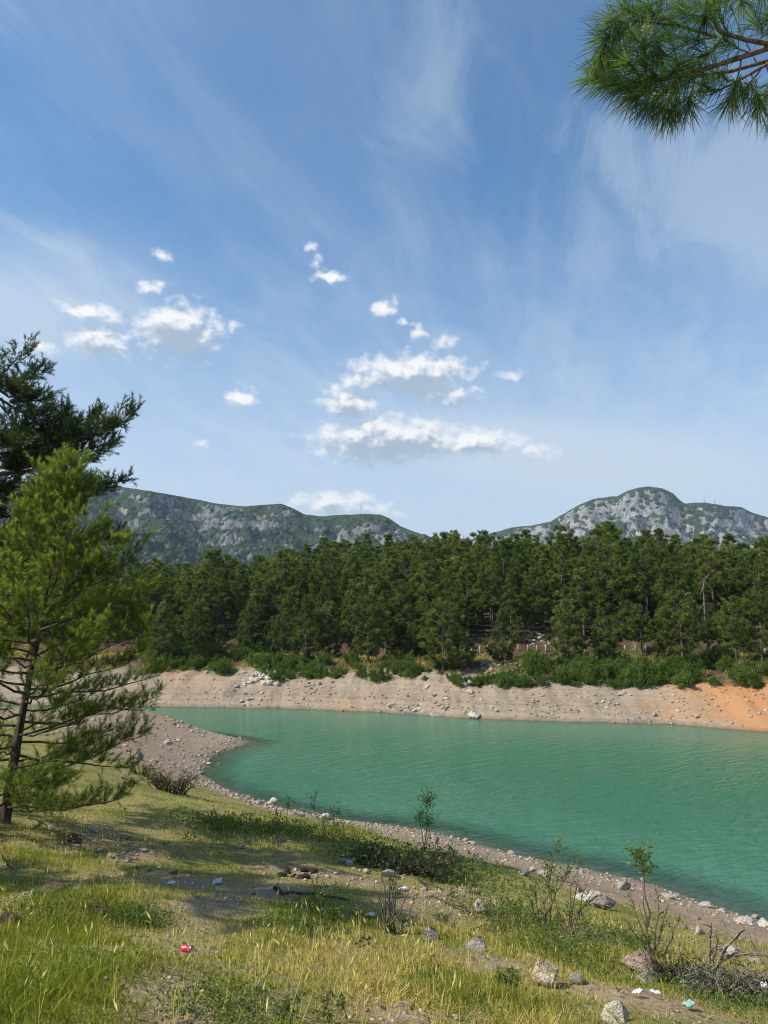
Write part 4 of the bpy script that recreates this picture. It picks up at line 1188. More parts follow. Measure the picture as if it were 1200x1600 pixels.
def stone_mat(name, a, b, c, scale=3.0):
    m_, n, out = new_mat(name)
    co = n.node('ShaderNodeTexCoord').outputs['Object']
    oi = n.node('ShaderNodeObjectInfo').outputs['Random']
    p = n.vm('ADD', co, n.xyz(n.m('MULTIPLY', oi, 31.0), n.m('MULTIPLY', oi, 17.0), 0.0))
    t = n.noise(p, scale, 7, 0.65, 0.3)
    u = n.noise(p, scale * 0.4, 3, 0.6)
    cr = n.vor(n.vm('ADD', p, n.vm('SCALE', n.noise(p, 3.0, 3, col=True), 0.5)), scale * 0.9, 'DISTANCE_TO_EDGE')
    col = n.mix(n.ramp(t, 0.35, 0.66), a, b)
    col = n.mix(n.ramp(u, 0.5, 0.66), col, c)
    col = n.mix(n.ramp(cr, 0.0, 0.045, 0.6, 0.0), col, n.mix(1.0, col, (0.35, 0.32, 0.3), 'MULTIPLY'))
    v = n.m('MULTIPLY_ADD', oi, 0.35, 0.80)
    col = n.mix(1.0, col, n.xyz(v, v, v), 'MULTIPLY')
    h = n.m('ADD', n.m('MULTIPLY', t, 0.5), n.m('MULTIPLY', n.ramp(cr, 0.0, 0.08), 0.25))
    principled(n, out, col, 0.9, n.bump(h, 0.7, 0.12), 0.2)
    return m_
m_pale = stone_mat('pale_limestone_rock', (0.41, 0.355, 0.28), (0.60, 0.54, 0.455), (0.50, 0.43, 0.335))
m_grey = stone_mat('grey_limestone_rock', (0.25, 0.22, 0.185), (0.43, 0.385, 0.325), (0.36, 0.305, 0.245))
m_ochre = stone_mat('ochre_rock', (0.36, 0.265, 0.15), (0.55, 0.43, 0.27), (0.66, 0.60, 0.51))
m_brown = stone_mat('brown_rock', (0.22, 0.165, 0.125), (0.36, 0.275, 0.215), (0.30, 0.25, 0.21))
m_clod = stone_mat('soil_clod', (0.085, 0.058, 0.038), (0.19, 0.13, 0.085), (0.14, 0.10, 0.06), 5.0)
m_char = stone_mat('charcoal', (0.015, 0.014, 0.013), (0.05, 0.047, 0.045), (0.10, 0.095, 0.09), 5.0)
MATS = {'p': m_pale, 'g': m_grey, 'o': m_ochre, 'b': m_brown, 'c': m_clod, 'k': m_char}
ROCKS = {}
for key, m_ in MATS.items():
    ROCKS[key] = {2: [mesh('rock_shape', rock_shape(3, 700 + i, 16), ICO[3][1], m_, False) for i in range(4)],
                  1: [mesh('rock_shape', rock_shape(2, 720 + i, 13), ICO[2][1], m_, False) for i in range(6)],
                  0: [mesh('stone_shape', rock_shape(1, 740 + i, 7), ICO[1][1], m_, False) for i in range(8)]}
    for L_ in (2,):
        for me_ in ROCKS[key][L_]:
            me_.polygons.foreach_set('use_smooth', np.ones(len(me_.polygons), bool))
def add_rock(u, v, w, h, key, label, group=None, name='rock', lod=1, sink=0.25, depth=None, cat='rock', idx=None, p=None):
    """v is the picture row of the stone's foot"""
    if p is None:
        p = hit(u, v, 2.0 if v > 1200 else 15)
    if p is None:
        return None
    k = p[1] / F
    a, b = w * k / 2, h * k / 2
    ar = ROCKS[key][lod]
    me_ = ar[rng.integers(0, len(ar)) if idx is None else idx]
    d = a * rng.uniform(0.75, 1.05) if depth is None else depth
    o = ob(name, me_, None, (p[0], p[1] + d * 0.4, p[2] + b * (1 - 2 * sink) ), (rng.normal(0, 0.12), rng.normal(0, 0.12), rng.choice([0, 3.1416]) + rng.normal(0, 0.3)), (a * 1.05, d, b * 1.12))
    return tag(o, label, cat, group)

NEAR_ROCKS = [
    (854, 1541, 42, 40, 'o', 2, 'ochre boulder with a white top, alone in the grass at the slope foot'),
    (1004, 1522, 52, 40, 'b', 2, 'big flat-topped brown boulder beside the tangle of dead brushwood'),
    (1012, 1534, 44, 16, 'g', 1, 'low grey stone wedged under the flat-topped brown boulder'),
    (945, 1421, 40, 24, 'g', 2, 'grey boulder with a dark fractured end on the gravel shore'),
    (920, 1410, 44, 16, 'p', 1, 'flat pale slab lying against the grey fractured boulder'),
    (976, 1391, 24, 15, 'g', 2, 'rounded pale boulder near the waterline behind the grey fractured boulder'),
    (749, 1427, 19, 26, 'p', 2, 'upright white rock standing in the green weeds of the slope'),
    (745, 1484, 32, 18, 'g', 2, 'pitted grey rock half sunk in grass on the slope'),
    (966, 1597, 38, 34, 'p', 2, 'large pale yellowish rock cut by the bottom of the picture'),
    (905, 1538, 30, 22, 'g', 1, 'grey broken rock in weeds next to the ochre boulder'),
    (403, 1547, 16, 12, 'g', 1, 'small grey stone alone in the mown-looking dry grass'),
    (648, 1524, 20, 9, 'p', 1, 'flat white stone lying in the grass below the upright dark plant'),
    (829, 1500, 14, 10, 'p', 1, 'small pale stone just above the ochre boulder'),
    (812, 1516, 9, 6, 'p', 0, 'pale pebble beside the ochre boulder'),
    (627, 1578, 32, 13, 'o', 1, 'flat yellowish stone on bare soil at the bottom of the slope'),
    (610, 1425, 14, 22, 'p', 1, 'upright pale stone behind the stems of the dark upright plant'),
    (605, 1371, 22, 14, 'p', 1, 'pale stone at the foot of the bramble thicket'),
    (573, 1365, 11, 9, 'p', 0, 'small pale stone by the white litter near the burnt patch'),
    (680, 1318, 14, 15, 'b', 1, 'squat brown stone standing on the shore beside the bramble thicket'),
    (747, 1358, 20, 16, 'g', 1, 'grey stone at the top of the gravel shore past the bramble thicket'),
    (820, 1368, 20, 10, 'p', 1, 'white stone of the pair on the gravel shore'),
    (832, 1362, 13, 9, 'p', 1, 'smaller white stone of the pair on the gravel shore'),
    (851, 1370, 18, 10, 'p', 1, 'white stone with a dark side on the gravel shore'),
    (906, 1400, 12, 16, 'g', 1, 'upright grey stone among saplings on the gravel shore'),
    (195, 1311, 20, 9, 'g', 1, 'flat grey stone at the upper edge of the stony dirt'),
    (153, 1332, 14, 8, 'g', 1, 'dark-sided flat stone on the stony dirt'),
    (171, 1341, 18, 9, 'b', 1, 'brownish flat stone in the middle of the stony dirt'),
    (199, 1347, 13, 8, 'g', 1, 'rounded grey stone with a dark face on the stony dirt'),
    (213, 1357, 12, 6, 'g', 0, 'flat grey stone at the lower end of the stony dirt'),
    (233, 1362, 9, 7, 'g', 0, 'little round stone below the stony dirt'),
    (270, 1366, 14, 9, 'b', 0, 'brown stone on bare soil above the shaded hollow'),
    (222, 1331, 14, 6, 'p', 0, 'small pale flat stone right of the stony dirt'),
    (466, 1374, 14, 9, 'g', 1, 'grey stone lying in the burnt patch'),
    (372, 1327, 20, 8, 'b', 1, 'flat brown stone in the grass above the burnt patch'),
    (740, 1398, 16, 10, 'b', 1, 'brown stone on the little earth step under the bramble thicket'),
    (700, 1400, 20, 9, 'b', 1, 'flat stone in the earth step under the bramble thicket'),
    (665, 1392, 16, 8, 'g', 1, 'low stone at the near end of the earth step'),
    (672, 1468, 26, 22, 'g', 1, 'weathered grey rock sunk in dry grass below the small green tuft'),
    (770, 1520, 24, 14, 'g', 1, 'grey slab leaning in the grass below the pitted grey rock'),
    (80, 1296, 12, 9, 'p', 0, 'pale stone near the foot of the young pine'),
    (212, 1186, 18, 14, 'g', 1, 'pale boulder at the edge of the grass above the stony spit'),
    (194, 1217, 12, 9, 'g', 1, 'dark-sided stone in the yellow grass under the young pine branches'),
    (424, 1258, 17, 13, 'p', 1, 'largest white rock of the waterline heap by the yellow grass'),
    (509, 1280, 24, 13, 'p', 1, 'pale boulder on the waterline at the end of the dark driftwood'),
    (468, 1276, 16, 7, 'p', 1, 'pale stone on the waterline before the dark driftwood'),
    (545, 1353, 13, 10, 'p', 1, 'white stone in the grass by the burnt patch'),
    (1046, 1404, 22, 7, 'p', 1, 'long white slab on the waterline beyond the leafy sapling'),
    (1106, 1418, 24, 8, 'p', 1, 'broad pale slab on the waterline above the dead brushwood'),
    (1130, 1425, 14, 7, 'p', 1, 'pale stone next to the broad slab on the waterline'),
    (1170, 1446, 34, 11, 'p', 1, 'long pale rock on the waterline at the picture edge'),
    (1196, 1450, 22, 13, 'p', 1, 'pale block on the waterline at the very edge of the picture'),
    (1092, 1462, 14, 18, 'p', 1, 'upright pale stone behind the dead brushwood'),
    (1150, 1490, 30, 12, 'p', 1, 'flat white stone behind the dead brushwood'),
    (1090, 1436, 10, 7, 'g', 0, 'small grey stone between the waterline slab and the dead brushwood'),
]
for (u, v, w, h, key, lod, lab) in NEAR_ROCKS:
    add_rock(u, v, w, h, key, lab, None, 'rock', lod)
for (u, v, w, h, lab) in [(82, 1402, 52, 26, 'dark clod of torn turf in the shaded grass'), (118, 1316, 30, 16, 'dark clod of soil at the top of the stony dirt'), (150, 1424, 34, 18, 'grassy dark clod below the torn turf'), (8, 1445, 40, 22, 'dark clod of soil at the picture edge')]:
    add_rock(u, v, w, h, 'c', lab, None, 'soil_clod', 1, 0.35, cat='soil clod')
for i in range(9):
    add_rock(rng.uniform(435, 492), rng.uniform(1361, 1375), rng.uniform(9, 17), rng.uniform(5, 9), 'k', 'black charred lump in the burnt patch', 'charred lumps in the burnt patch', 'charcoal_lump', 0, cat='charcoal')

def cluster(spec, label, group, name='shore_stone'):
    for (u0, u1, v0, v1, cnt, smin, smax, keys) in spec:
        for k in range(cnt):
            t = rng.random()
            u = u0 + (u1 - u0) * t; v = v0 + (v1 - v0) * t + rng.normal(0, 2.5)
            w = smin + (smax - smin) * rng.random() ** 2.2
            add_rock(u, v, w, w * rng.uniform(0.45, 0.75), keys[rng.integers(0, len(keys))], label, group, name, 0, cat='stone')
# near waterline, from the spit to the picture edge
for i in range(len(SHORE) - 3):
    (ua, va), (ub, vb) = SHORE[i + 1], SHORE[i + 2]
    cluster([(ua, ub, va + 4, vb + 4, 3, 5, 13, 'ppg')], 'pale stone in the line along the near waterline', 'stones along the near waterline')
cluster([(345, 430, 1236, 1262, 10, 5, 15, 'ppg')], 'pale stone in the waterline heap by the yellow grass', 'stones in the waterline heap by the yellow grass')
cluster([(1080, 1195, 1470, 1510, 12, 6, 20, 'ppg'), (1060, 1150, 1450, 1470, 6, 5, 12, 'pg')], 'pale stone on the gravel behind the dead brushwood', 'stones behind the dead brushwood')
def patch(u0, u1, v0, v1, cnt, smin, smax, keys, label, group, slope=0.0, name=None, pw=2.2, aspect=(0.5, 0.8)):
    name = name or ('boulder' if 'boulder' in label else ('rubble_block' if 'block' in label else 'stone'))
    for k in range(cnt):
        u = rng.uniform(u0, u1); v = rng.uniform(v0, v1) + slope * (u - u0)
        w = smin + (smax - smin) * rng.random() ** pw
        add_rock(u, v, w, w * rng.uniform(*aspect), keys[rng.integers(0, len(keys))], label, group, name, 0, cat=name.replace('_', ' '))
patch(268, 335, 1120, 1142, 22, 5, 10, 'pg', 'pale stone in the scatter on the crest of the spit', 'stones on the crest of the spit', 0.12)
patch(255, 280, 1157, 1164, 8, 5, 10, 'p', 'white stone in the small cluster half way down the spit', 'stones in the cluster on the spit')
patch(340, 380, 1148, 1158, 5, 4, 8, 'pg', 'stone near the tip of the spit', 'stones near the tip of the spit')
patch(318, 345, 1178, 1212, 8, 4, 9, 'pgb', 'stone at the water edge of the spit', 'stones at the water edge of the spit')
patch(140, 215, 1120, 1145, 8, 5, 9, 'pg', 'pale stone on the spit behind the young pine', 'stones behind the young pine')
# far bank
patch(378, 432, 1052, 1072, 46, 6, 13, 'p', 'pale boulder in the heap below the thicket on the far bank', 'boulders in the heap on the far bank', 0.02, pw=1.2)
patch(376, 408, 1092, 1106, 9, 6, 12, 'p', 'pale boulder of the short row running down to the far water', 'boulders in the short row by the far water')
patch(360, 424, 1072, 1090, 8, 5, 8, 'pg', 'stone strewn below the boulder heap on the far bank', 'stones below the boulder heap')
patch(752, 826, 1036, 1053, 56, 5, 9, 'gbb', 'grey block in the rubble slope under the road', 'blocks in the rubble slope under the road', 0.06, pw=1.2)
patch(828, 872, 990, 1012, 28, 5, 9, 'obb', 'brownish block in the rocky cutting above the road', 'blocks in the rocky cutting', pw=1.2)
patch(890, 930, 1040, 1052, 10, 5, 9, 'p', 'pale block showing between shrubs below the road', 'blocks between shrubs below the road')
patch(625, 700, 1082, 1112, 30, 5, 9, 'ggp', 'stone in the grey scatter on the beach below the drooping pine', 'stones in the grey scatter on the beach', 0.02)
patch(600, 660, 1100, 1112, 6, 4, 8, 'pg', 'stone at the far water below the round bush', 'stones at the far water below the round bush')
patch(480, 520, 1066, 1086, 12, 5, 9, 'gb', 'grey jagged stone in the rib below the thicket on the far bank', 'stones in the jagged rib on the far bank')
patch(700, 850, 1080, 1118, 18, 4, 8, 'pg', 'stone scattered on the pale beach under the shrub strip', 'stones on the beach under the shrub strip', 0.02)
patch(930, 960, 1096, 1108, 10, 5, 9, 'gp', 'stone in the little grey pile on the pale beach', 'stones in the little grey pile on the beach')
patch(860, 1010, 1078, 1122, 16, 4, 8, 'pg', 'stone scattered where the pale beach nears the orange bank', 'stones where the pale beach nears the orange bank', 0.03)
patch(1010, 1200, 1082, 1126, 30, 4, 8, 'p', 'white stone on the orange bank', 'white stones on the orange bank', 0.06)
for (u, v, w, h, key, lab) in [(742, 1123, 20, 15, 'p', 'big white boulder at the far waterline'), (680, 1118, 14, 9, 'p', 'white rock half in water beside the big white boulder'), (736, 1069, 12, 9, 'p', 'white rock at the foot of the shrub strip'),
                               (725, 1071, 11, 7, 'g', 'grey rock next to the white rock at the shrub strip'), (668, 1076, 13, 9, 'o', 'rounded tan rock at the top of the bare beach'), (736, 1085, 11, 11, 'p', 'upright pale rock on the beach below the shrub strip'),
                               (613, 1105, 17, 8, 'p', 'broad pale rock low on the beach below the round bush'), (648, 1112, 12, 6, 'p', 'low pale rock touching the far water'), (972, 1071, 16, 6, 'p', 'white slab under the shrubs before the beach turns orange'),
                               (975, 1086, 18, 5, 'g', 'dark flat slab on the pale beach by the orange edge'), (1023, 1119, 11, 8, 'g', 'dark-sided rock at the edge of the orange bank'), (322, 1052, 7, 5, 'g', 'dark stone at the top of the bare bank near the narrow end'),
                               (1090, 1121, 11, 7, 'p', 'white rock low on the orange bank')]:
    add_rock(u, v, w, h, key, lab, None, 'rock', 2 if w > 15 else 1, idx=2 if w > 15 else None)

# small stones beyond counting: one joined mass
def stones(name, x, y, size, mat, label, flat=0.6):
    c = len(x)
    z = ground_z(x, y)
    V0 = np.stack([rock_shape(0, 800 + i, 5, 0.04) for i in range(12)])[rng.integers(0, 12, c)]
    a = rng.uniform(0, 6.28, c); ca, sa = np.cos(a), np.sin(a)
    V = V0 * size[:, None, None] * np.array([1.0, 0.8, flat])
    V = np.stack([V[..., 0] * ca[:, None] - V[..., 1] * sa[:, None], V[..., 0] * sa[:, None] + V[..., 1] * ca[:, None], V[..., 2]], -1)
    V = V + np.stack([x, y, z + size * flat * 0.35], 1)[:, None]
    me = mesh(name, V.reshape(-1, 3), (ICO_F[None] + (np.arange(c) * 12)[:, None, None]).reshape(-1, 3), mat, False, {'tint': np.repeat(rng.random(c), 12)})
    tag(ob(name, me), label, 'stones', kind='stuff')
m_peb, n, out = new_mat('mixed_pebbles')
principled(n, out, n.mix(n.attr('tint'), (0.21, 0.148, 0.098), (0.45, 0.37, 0.28)), 0.9, None, 0.2)
x = rng.uniform(-62, 62, 26000); d = 8.6 * rng.random(26000) ** 0.9; y = far_shore_y(x) + d
w_ = fbm(x, y, 7.0, 3, seed=91) + 0.35 * fbm(x, y, 1.8, 2, seed=92)
k = w_ > rng.uniform(-0.6, 0.9, len(x))
x, y = x[k][:5000], y[k][:5000]
stones('beach_stones', x, y, 0.035 + 0.15 * rng.random(len(x)) ** 5, m_peb, 'countless small stones strewn over the far beach')
# near shore gravel
t = rng.random(16000); seg = rng.integers(0, len(sh) - 1, 16000)
bx = sh[seg, 0] + (sh[seg + 1, 0] - sh[seg, 0]) * t; by = sh[seg, 1] + (sh[seg + 1, 1] - sh[seg, 1]) * t
off = np.abs(rng.normal(0, 2.2, 16000))
x = bx - off * 0.72 * np.where(bx > -6, 1.0, 0.6); y = by - off * 0.7
z = ground_z(x, y)
k = (z > -0.05) & (turf_mask(x, y, z) < 0.6) & (y > 3)
x, y = x[k][:4200], y[k][:4200]
stones('shore_gravel', x, y, (0.012 + 0.075 * rng.random(len(x)) ** 5) * np.clip(y / 28, 0.6, 1.5), m_peb, 'gravel strewn along the near waterline')
x = rng.uniform(-26, -10, 9000); y = rng.uniform(44, 69, 9000); z = ground_z(x, y)
w_ = fbm(x, y, 4.0, 3, seed=95)
k = (z > 0.0) & (w_ > rng.uniform(-0.5, 0.9, len(x))) & (x > -y * 0.5)
x, y = x[k][:1100], y[k][:1100]
stones('spit_stones', x, y, 0.035 + 0.13 * rng.random(len(x)) ** 4, m_peb, 'small stones strewn over the spit')
# crumbs of stone on the bare earth close by
xs_, ys_ = [], []
for (cx, cy, rx, ry) in BARE:
    c = int(60 + 30 * min(rx * ry, 3))
    xs_.append(cx + rng.normal(0, rx * 0.55, c)); ys_.append(cy + rng.normal(0, ry * 0.55, c))
x = np.concatenate(xs_); y = np.clip(np.concatenate(ys_), 2.0, 60)
stones('earth_crumbs', x, y, (0.006 + 0.028 * rng.random(len(x)) ** 3) * np.clip(y / 9, 0.6, 2.0), m_peb, 'stone crumbs lying on the bare earth of the slope')

# ------------------------------------------------------------------ road posts, wires, masts, dead tree
m_post, n, out = new_mat('weathered_concrete')
co = n.node('ShaderNodeTexCoord').outputs['Object']
principled(n, out, n.mix(n.noise(co, 9.0, 5, 0.6), (0.26, 0.24, 0.21), (0.46, 0.44, 0.40)), 0.9, None, 0.2)
pv_ = np.array([[-.09, -.09, -.2], [.09, -.09, -.2], [.09, .09, -.2], [-.09, .09, -.2], [-.075, -.075, .80], [.075, -.075, .80], [.075, .075, .80], [-.075, .075, .80], [-.04, -.04, .86], [.04, -.04, .86], [.04, .04, .86], [-.04, .04, .86]])
pf_ = np.array([[0, 1, 5, 4], [1, 2, 6, 5], [2, 3, 7, 6], [3, 0, 4, 7], [4, 5, 9, 8], [5, 6, 10, 9], [6, 7, 11, 10], [7, 4, 8, 11], [8, 9, 10, 11], [3, 2, 1, 0]])
post_me = mesh('post_shape', pv_, pf_, m_post)
for (u, v, tilt) in [(735, 1020, 0.45), (737, 1020, 0.0), (750, 1020, 0.04), (762, 1019, -0.03), (810, 1018, 0.0), (825, 1018, 0.02), (839, 1019, -0.03), (853, 1019, 0.03), (867, 1018, 0.0), (914, 1021, 0.0), (977, 1019, 0.02), (993, 1019, -0.02),
                     (1010, 1019, 0.02), (1027, 1019, 0.0), (1044, 1020, 0.03), (1128, 1022, 0.0), (1142, 1023, -0.04), (1160, 1023, 0.02), (1176, 1024, 0.0), (1196, 1024, 0.03), (648, 1017, 0.0), (602, 1016, 0.03), (555, 1015, 0.0)]:
    p = hit(u, v, 30)
    s = 10.5 * p[1] / F / 0.86
    o = ob('road_post', post_me, None, p, (0, tilt, rng.uniform(0, 1.5)), (s * 0.95, s * 0.95, s))
    if tilt > 0.3:
        tag(o, 'pale road post leaning hard to one side beside the drooping pine', 'post')
    else:
        if u < 660: l_ = 'short pale road post behind the pines of the shady bank'
        elif u < 800: l_ = 'short pale road post above the rubble slope'
        elif u < 900: l_ = 'short pale road post below the rocky cutting'
        elif u < 1060: l_ = 'short pale road post at the open grassy stretch over the shrubs'
        else: l_ = 'short pale road post behind the pines over the orange bank'
        tag(o, l_, 'post', l_.replace('post', 'posts').replace('short ', ''))
m_wire, n, out = new_mat('dark_cable'); principled(n, out, (0.05, 0.05, 0.05), 0.6)
m_pole, n, out = new_mat('grey_wood_pole'); principled(n, out, (0.20, 0.17, 0.14), 0.9)
def pole(u, v, h, label):
    p = hit(u, v, 30)
    e = ob('utility_pole', None, None, p)
    V, Fq = tubes([(np.array([[0, 0, -.3], [0, 0, h * 0.5], [0, 0, h]]), np.array([0.13, 0.115, 0.09]))], 8)
    ob('pole', mesh('pole_shaft', V, Fq, m_pole, True), e)
    b = np.array([[-.8, -.05, h - .5], [.8, -.05, h - .5], [.8, .05, h - .5], [-.8, .05, h - .5], [-.8, -.05, h - .4], [.8, -.05, h - .4], [.8, .05, h - .4], [-.8, .05, h - .4]])
    ob('crossarm', mesh('pole_crossarm', b, np.array([[0, 3, 2, 1], [4, 5, 6, 7], [0, 1, 5, 4], [1, 2, 6, 5], [2, 3, 7, 6], [3, 0, 4, 7]]), m_pole), e)
    tag(e, label, 'utility pole')
    return np.array(p) + (0, 0, h - 0.38)
tA = pole(150, 1034, 5.6, 'grey wooden pole among pines at the narrow end of the lake')
tB = pole(548, 1010, 6.0, 'grey wooden pole hidden behind the pines of the shady bank')
tC = pole(1064, 1018, 4.5, 'grey wooden pole hidden behind the broad layered pine')
tD = pole(1330, 1035, 6.5, 'grey wooden pole among pines past the orange bank')
lines = []
for a, b, sag in ((tA, tB, 1.6), (tB, tC, 2.2), (tC, tD, 1.6)):
    for off in (-0.7, 0.7):
        s = np.linspace(0, 1, 25)[:, None]
        P = a + (b - a) * s; P[:, 2] -= sag * 4 * (s * (1 - s))[:, 0] * (1 if off > 0 else 1.25)
        P[:, 0] += off
        lines.append((P, np.full(25, 0.022)))
for P, r_ in lines:
    V, Fq = tubes([(P, r_)], 4)
    tag(ob('power_cable', mesh('cable', V, Fq, m_wire, True)), 'dark power cable sagging between the pines over the road', 'cable', 'power cables over the road')
m_mast, n, out = new_mat('galvanised_mast'); principled(n, out, (0.30, 0.30, 0.31), 0.5, None, 0.5)
def ridge_at(u, G):
    X, Y, Z, f, sc = G
    i = np.argmin(np.abs(X[149] / Y[149] - ray(u, 780)[0]))
    return np.array([X[149, i], Y[149, i], Z[149, i]])
for (u, h, kind_, lab) in [(1099, 17, 0, 'tall lattice mast on the mountain shoulder beside the domed peak'), (1118, 13, 1, 'shorter mast with dishes on the mountain shoulder'), (1124, 9, 0, 'smallest thin mast on the mountain shoulder')]:
    p = ridge_at(u, g2); p[2] -= 1.0
    e = ob('radio_mast', None, None, p)
    ls = []
    for k in range(3):
        a = k * 2.094
        ls.append((np.array([[math.cos(a) * 1.3, math.sin(a) * 1.3, 0], [math.cos(a) * 0.3, math.sin(a) * 0.3, h + 3]]), np.array([0.28, 0.2])))
    for z in np.arange(1.5, h, 2.2):
        rr = 1.3 - z / (h + 3)
        for k in range(3):
            a, b = k * 2.094, (k + 1) * 2.094
            ls.append((np.array([[math.cos(a) * rr, math.sin(a) * rr, z], [math.cos(b) * rr * .9, math.sin(b) * rr * .9, z + 1.8]]), np.array([0.12, 0.12])))
    V, Fq = tubes(ls, 4); ob('lattice', mesh('mast_lattice', V, Fq, m_mast), e)
    if kind_:
        for z, a in ((h * 0.6, 0.4), (h * 0.85, -0.5)):
            V, Fq = tubes([(np.array([[math.sin(a) * 0.8, -0.8, z], [math.sin(a) * 1.2, -1.7, z]]), np.array([0.5, 1.1]))], 10)
            ob('dish', mesh('mast_dish', V, Fq, m_mast, True), e)
    tag(e, lab, 'radio mast')
m_dead = bark_mat('bleached_dead_wood', (0.12, 0.105, 0.09), (0.26, 0.235, 0.20), 20.0, 0.005)
p = hit(1103, 1005, 30)
Yd = p[1] - 1.5
st = pxline([(1103, 1010, Yd), (1102, 975, Yd), (1100, 935, Yd), (1099, 912, Yd), (1103, 902, Yd), (1109, 897, Yd)])
st = np.stack([np.interp(np.linspace(0, 5, 12), np.arange(6), st[:, i]) for i in range(3)], 1)
dl = [(st, np.linspace(0.085, 0.04, 12))]
for (u, v, s) in [(1092, 912, 8), (1095, 905, 8), (1112, 905, 9), (1094, 930, 6), (1110, 945, 5), (1090, 958, 4), (1113, 922, 7)]:
    dl.append((curve_pts(st[s], at(u, v, Yd + rng.uniform(-.4, .4)), 5, lift=-0.3), np.linspace(0.05, 0.02, 5)))
org_ = st[0].copy()
e = ob('dead_tree', None, None, org_)
V, Fq = tubes(dl[:1], 7); ob('trunk', mesh('dead_trunk', V - org_, Fq, m_dead, True), e)
for l_ in dl[1:]:
    V, Fq = tubes([l_], 5); ob('branch', mesh('dead_branch', V - org_, Fq, m_dead, True), e)
tag(e, 'pale bare dead tree with a hooked top standing among the pines', 'dead tree')

# ------------------------------------------------------------------ shrubs, saplings and dead wood on the near slope
m_leaf = foliage_mat('sapling_leaves', (0.075, 0.135, 0.022), (0.16, 0.225, 0.045), transl=0.45, obj_var=0.2)
m_leafd = foliage_mat('dark_weed_leaves', (0.040, 0.075, 0.018), (0.085, 0.125, 0.030), transl=0.35, obj_var=0.2)
m_weed = foliage_mat('green_weeds', (0.065, 0.110, 0.018), (0.145, 0.195, 0.036), transl=0.45, obj_var=0.0)
m_sap = bark_mat('sapling_stem', (0.07, 0.05, 0.035), (0.19, 0.15, 0.11), 30.0, 0.003)
m_brush = bark_mat('dead_brushwood', (0.11, 0.085, 0.068), (0.32, 0.27, 0.22), 24.0, 0.004)
m_brushd = bark_mat('dark_brushwood', (0.03, 0.023, 0.018), (0.11, 0.085, 0.065), 24.0, 0.004)
def plant(u, v, stems, leaf_mat, leaf_len, leaf_w, per, label, name='sapling', cat='sapling', group=None, r0=0.012, start=0.35, cl_top=0.0, stem_mat=None, up=0.35):
    """stems: [(tip column, tip row, forward offset)]; leaves along each stem, thicker towards the tip when cl_top > 0"""
    p = hit(u, v, 2.0); Y = p[1]
    ls, A, D, LL = [], [], [], []
    for (tu, tv, dy) in stems:
        b = p + np.array([rng.normal(0, 0.04), rng.normal(0, 0.04), -0.05])
        e = at(tu, tv, Y + dy)
        P = curve_pts(b, e, 8, lift=0.08, wig=0.018)
        ls.append((P, np.linspace(r0, r0 * 0.25, 8)))
        Ls = np.linalg.norm(e - b)
        subs = [(P, 1.0)]
        for k in range(max(2, int(Ls * 5))):
            s = rng.uniform(start, 0.98) ** (1.0 / (1 + cl_top))
            q = np.array([np.interp(s * 7, np.arange(8), P[:, i]) for i in range(3)])
            a = rng.uniform(0, 6.28)
            l_ = Ls * rng.uniform(0.06, 0.16)
            e2 = q + np.array([math.cos(a), math.sin(a), rng.uniform(0.3, 1.2)]) * l_
            Q = curve_pts(q, e2, 4, wig=0.03)
            ls.append((Q, np.linspace(r0 * 0.35, r0 * 0.15, 4)))
            for m_ in range(per):
                t_ = rng.random() * 3
                A.append([np.interp(t_, np.arange(4), Q[:, i]) for i in range(3)]); D.append(Q[-1] - Q[0])
    A = np.array(A); D = norm(np.array(D)); N = len(A)
    d = norm(D * 0.6 + perp(D) * rng.uniform(0.3, 1.1, (N, 1)) + np.array([0, 0, up]) * rng.uniform(-0.6, 1, (N, 1)))
    A = np.repeat(A, 2, 0) + rng.normal(0, leaf_len * 0.25, (2 * N, 3)); d = norm(np.repeat(d, 2, 0) + rng.normal(0, 0.4, (2 * N, 3))); N *= 2
    V, Fq = leaf_quads(A, d, leaf_len * 0.5 * rng.uniform(0.6, 1.2, N), 0.5 * leaf_w * rng.uniform(0.7, 1.2, N))
    e_ = ob(name, None, None, p)
    TV, TF = tubes(ls, 5)
    ob('stems', mesh('plant_stems', TV - p, TF, stem_mat or m_sap, True), e_)
    ob('leaves', mesh('plant_leaves', V - p, Fq, leaf_mat, False, {'tint': np.repeat(rng.random(N), 4)}), e_)
    return tag(e_, label, cat, group)
plant(612, 1458, [(585, 1372, 0), (597, 1352, 0.1), (606, 1345, -0.1), (615, 1368, 0.2), (628, 1380, 0), (640, 1388, -0.2), (575, 1400, 0.1), (648, 1405, 0.2), (600, 1395, 0.3), (622, 1352, 0.2), (658, 1420, 0)], m_leafd, 0.075, 0.028, 7,
      'upright dark-stemmed plant with narrow leaves in the middle of the slope', 'upright_weed', 'weed plant', start=0.1)
plant(664, 1336, [(668, 1246, 0), (655, 1272, 0.3), (672, 1280, -0.2)], m_leaf, 0.26, 0.06, 9, 'thin sapling with a leafy tip rising over the water behind the bramble thicket', start=0.6, cl_top=1.5, r0=0.016)
plant(846, 1452, [(868, 1318, 0), (862, 1345, 0.4), (838, 1372, 0.2), (885, 1362, -0.2), (826, 1400, 0)], m_leaf, 0.15, 0.040, 10, 'tall leafy sapling with a bushy tip against the water, above the green weeds', start=0.35, cl_top=0.8, r0=0.017)
plant(884, 1458, [(905, 1345, 0), (918, 1372, 0.2), (892, 1380, -0.2), (930, 1390, 0.1), (866, 1400, 0.1)], m_leaf, 0.13, 0.034, 7, 'loose many-stemmed sapling next to the tall leafy sapling', start=0.3, cl_top=0.2, r0=0.014)
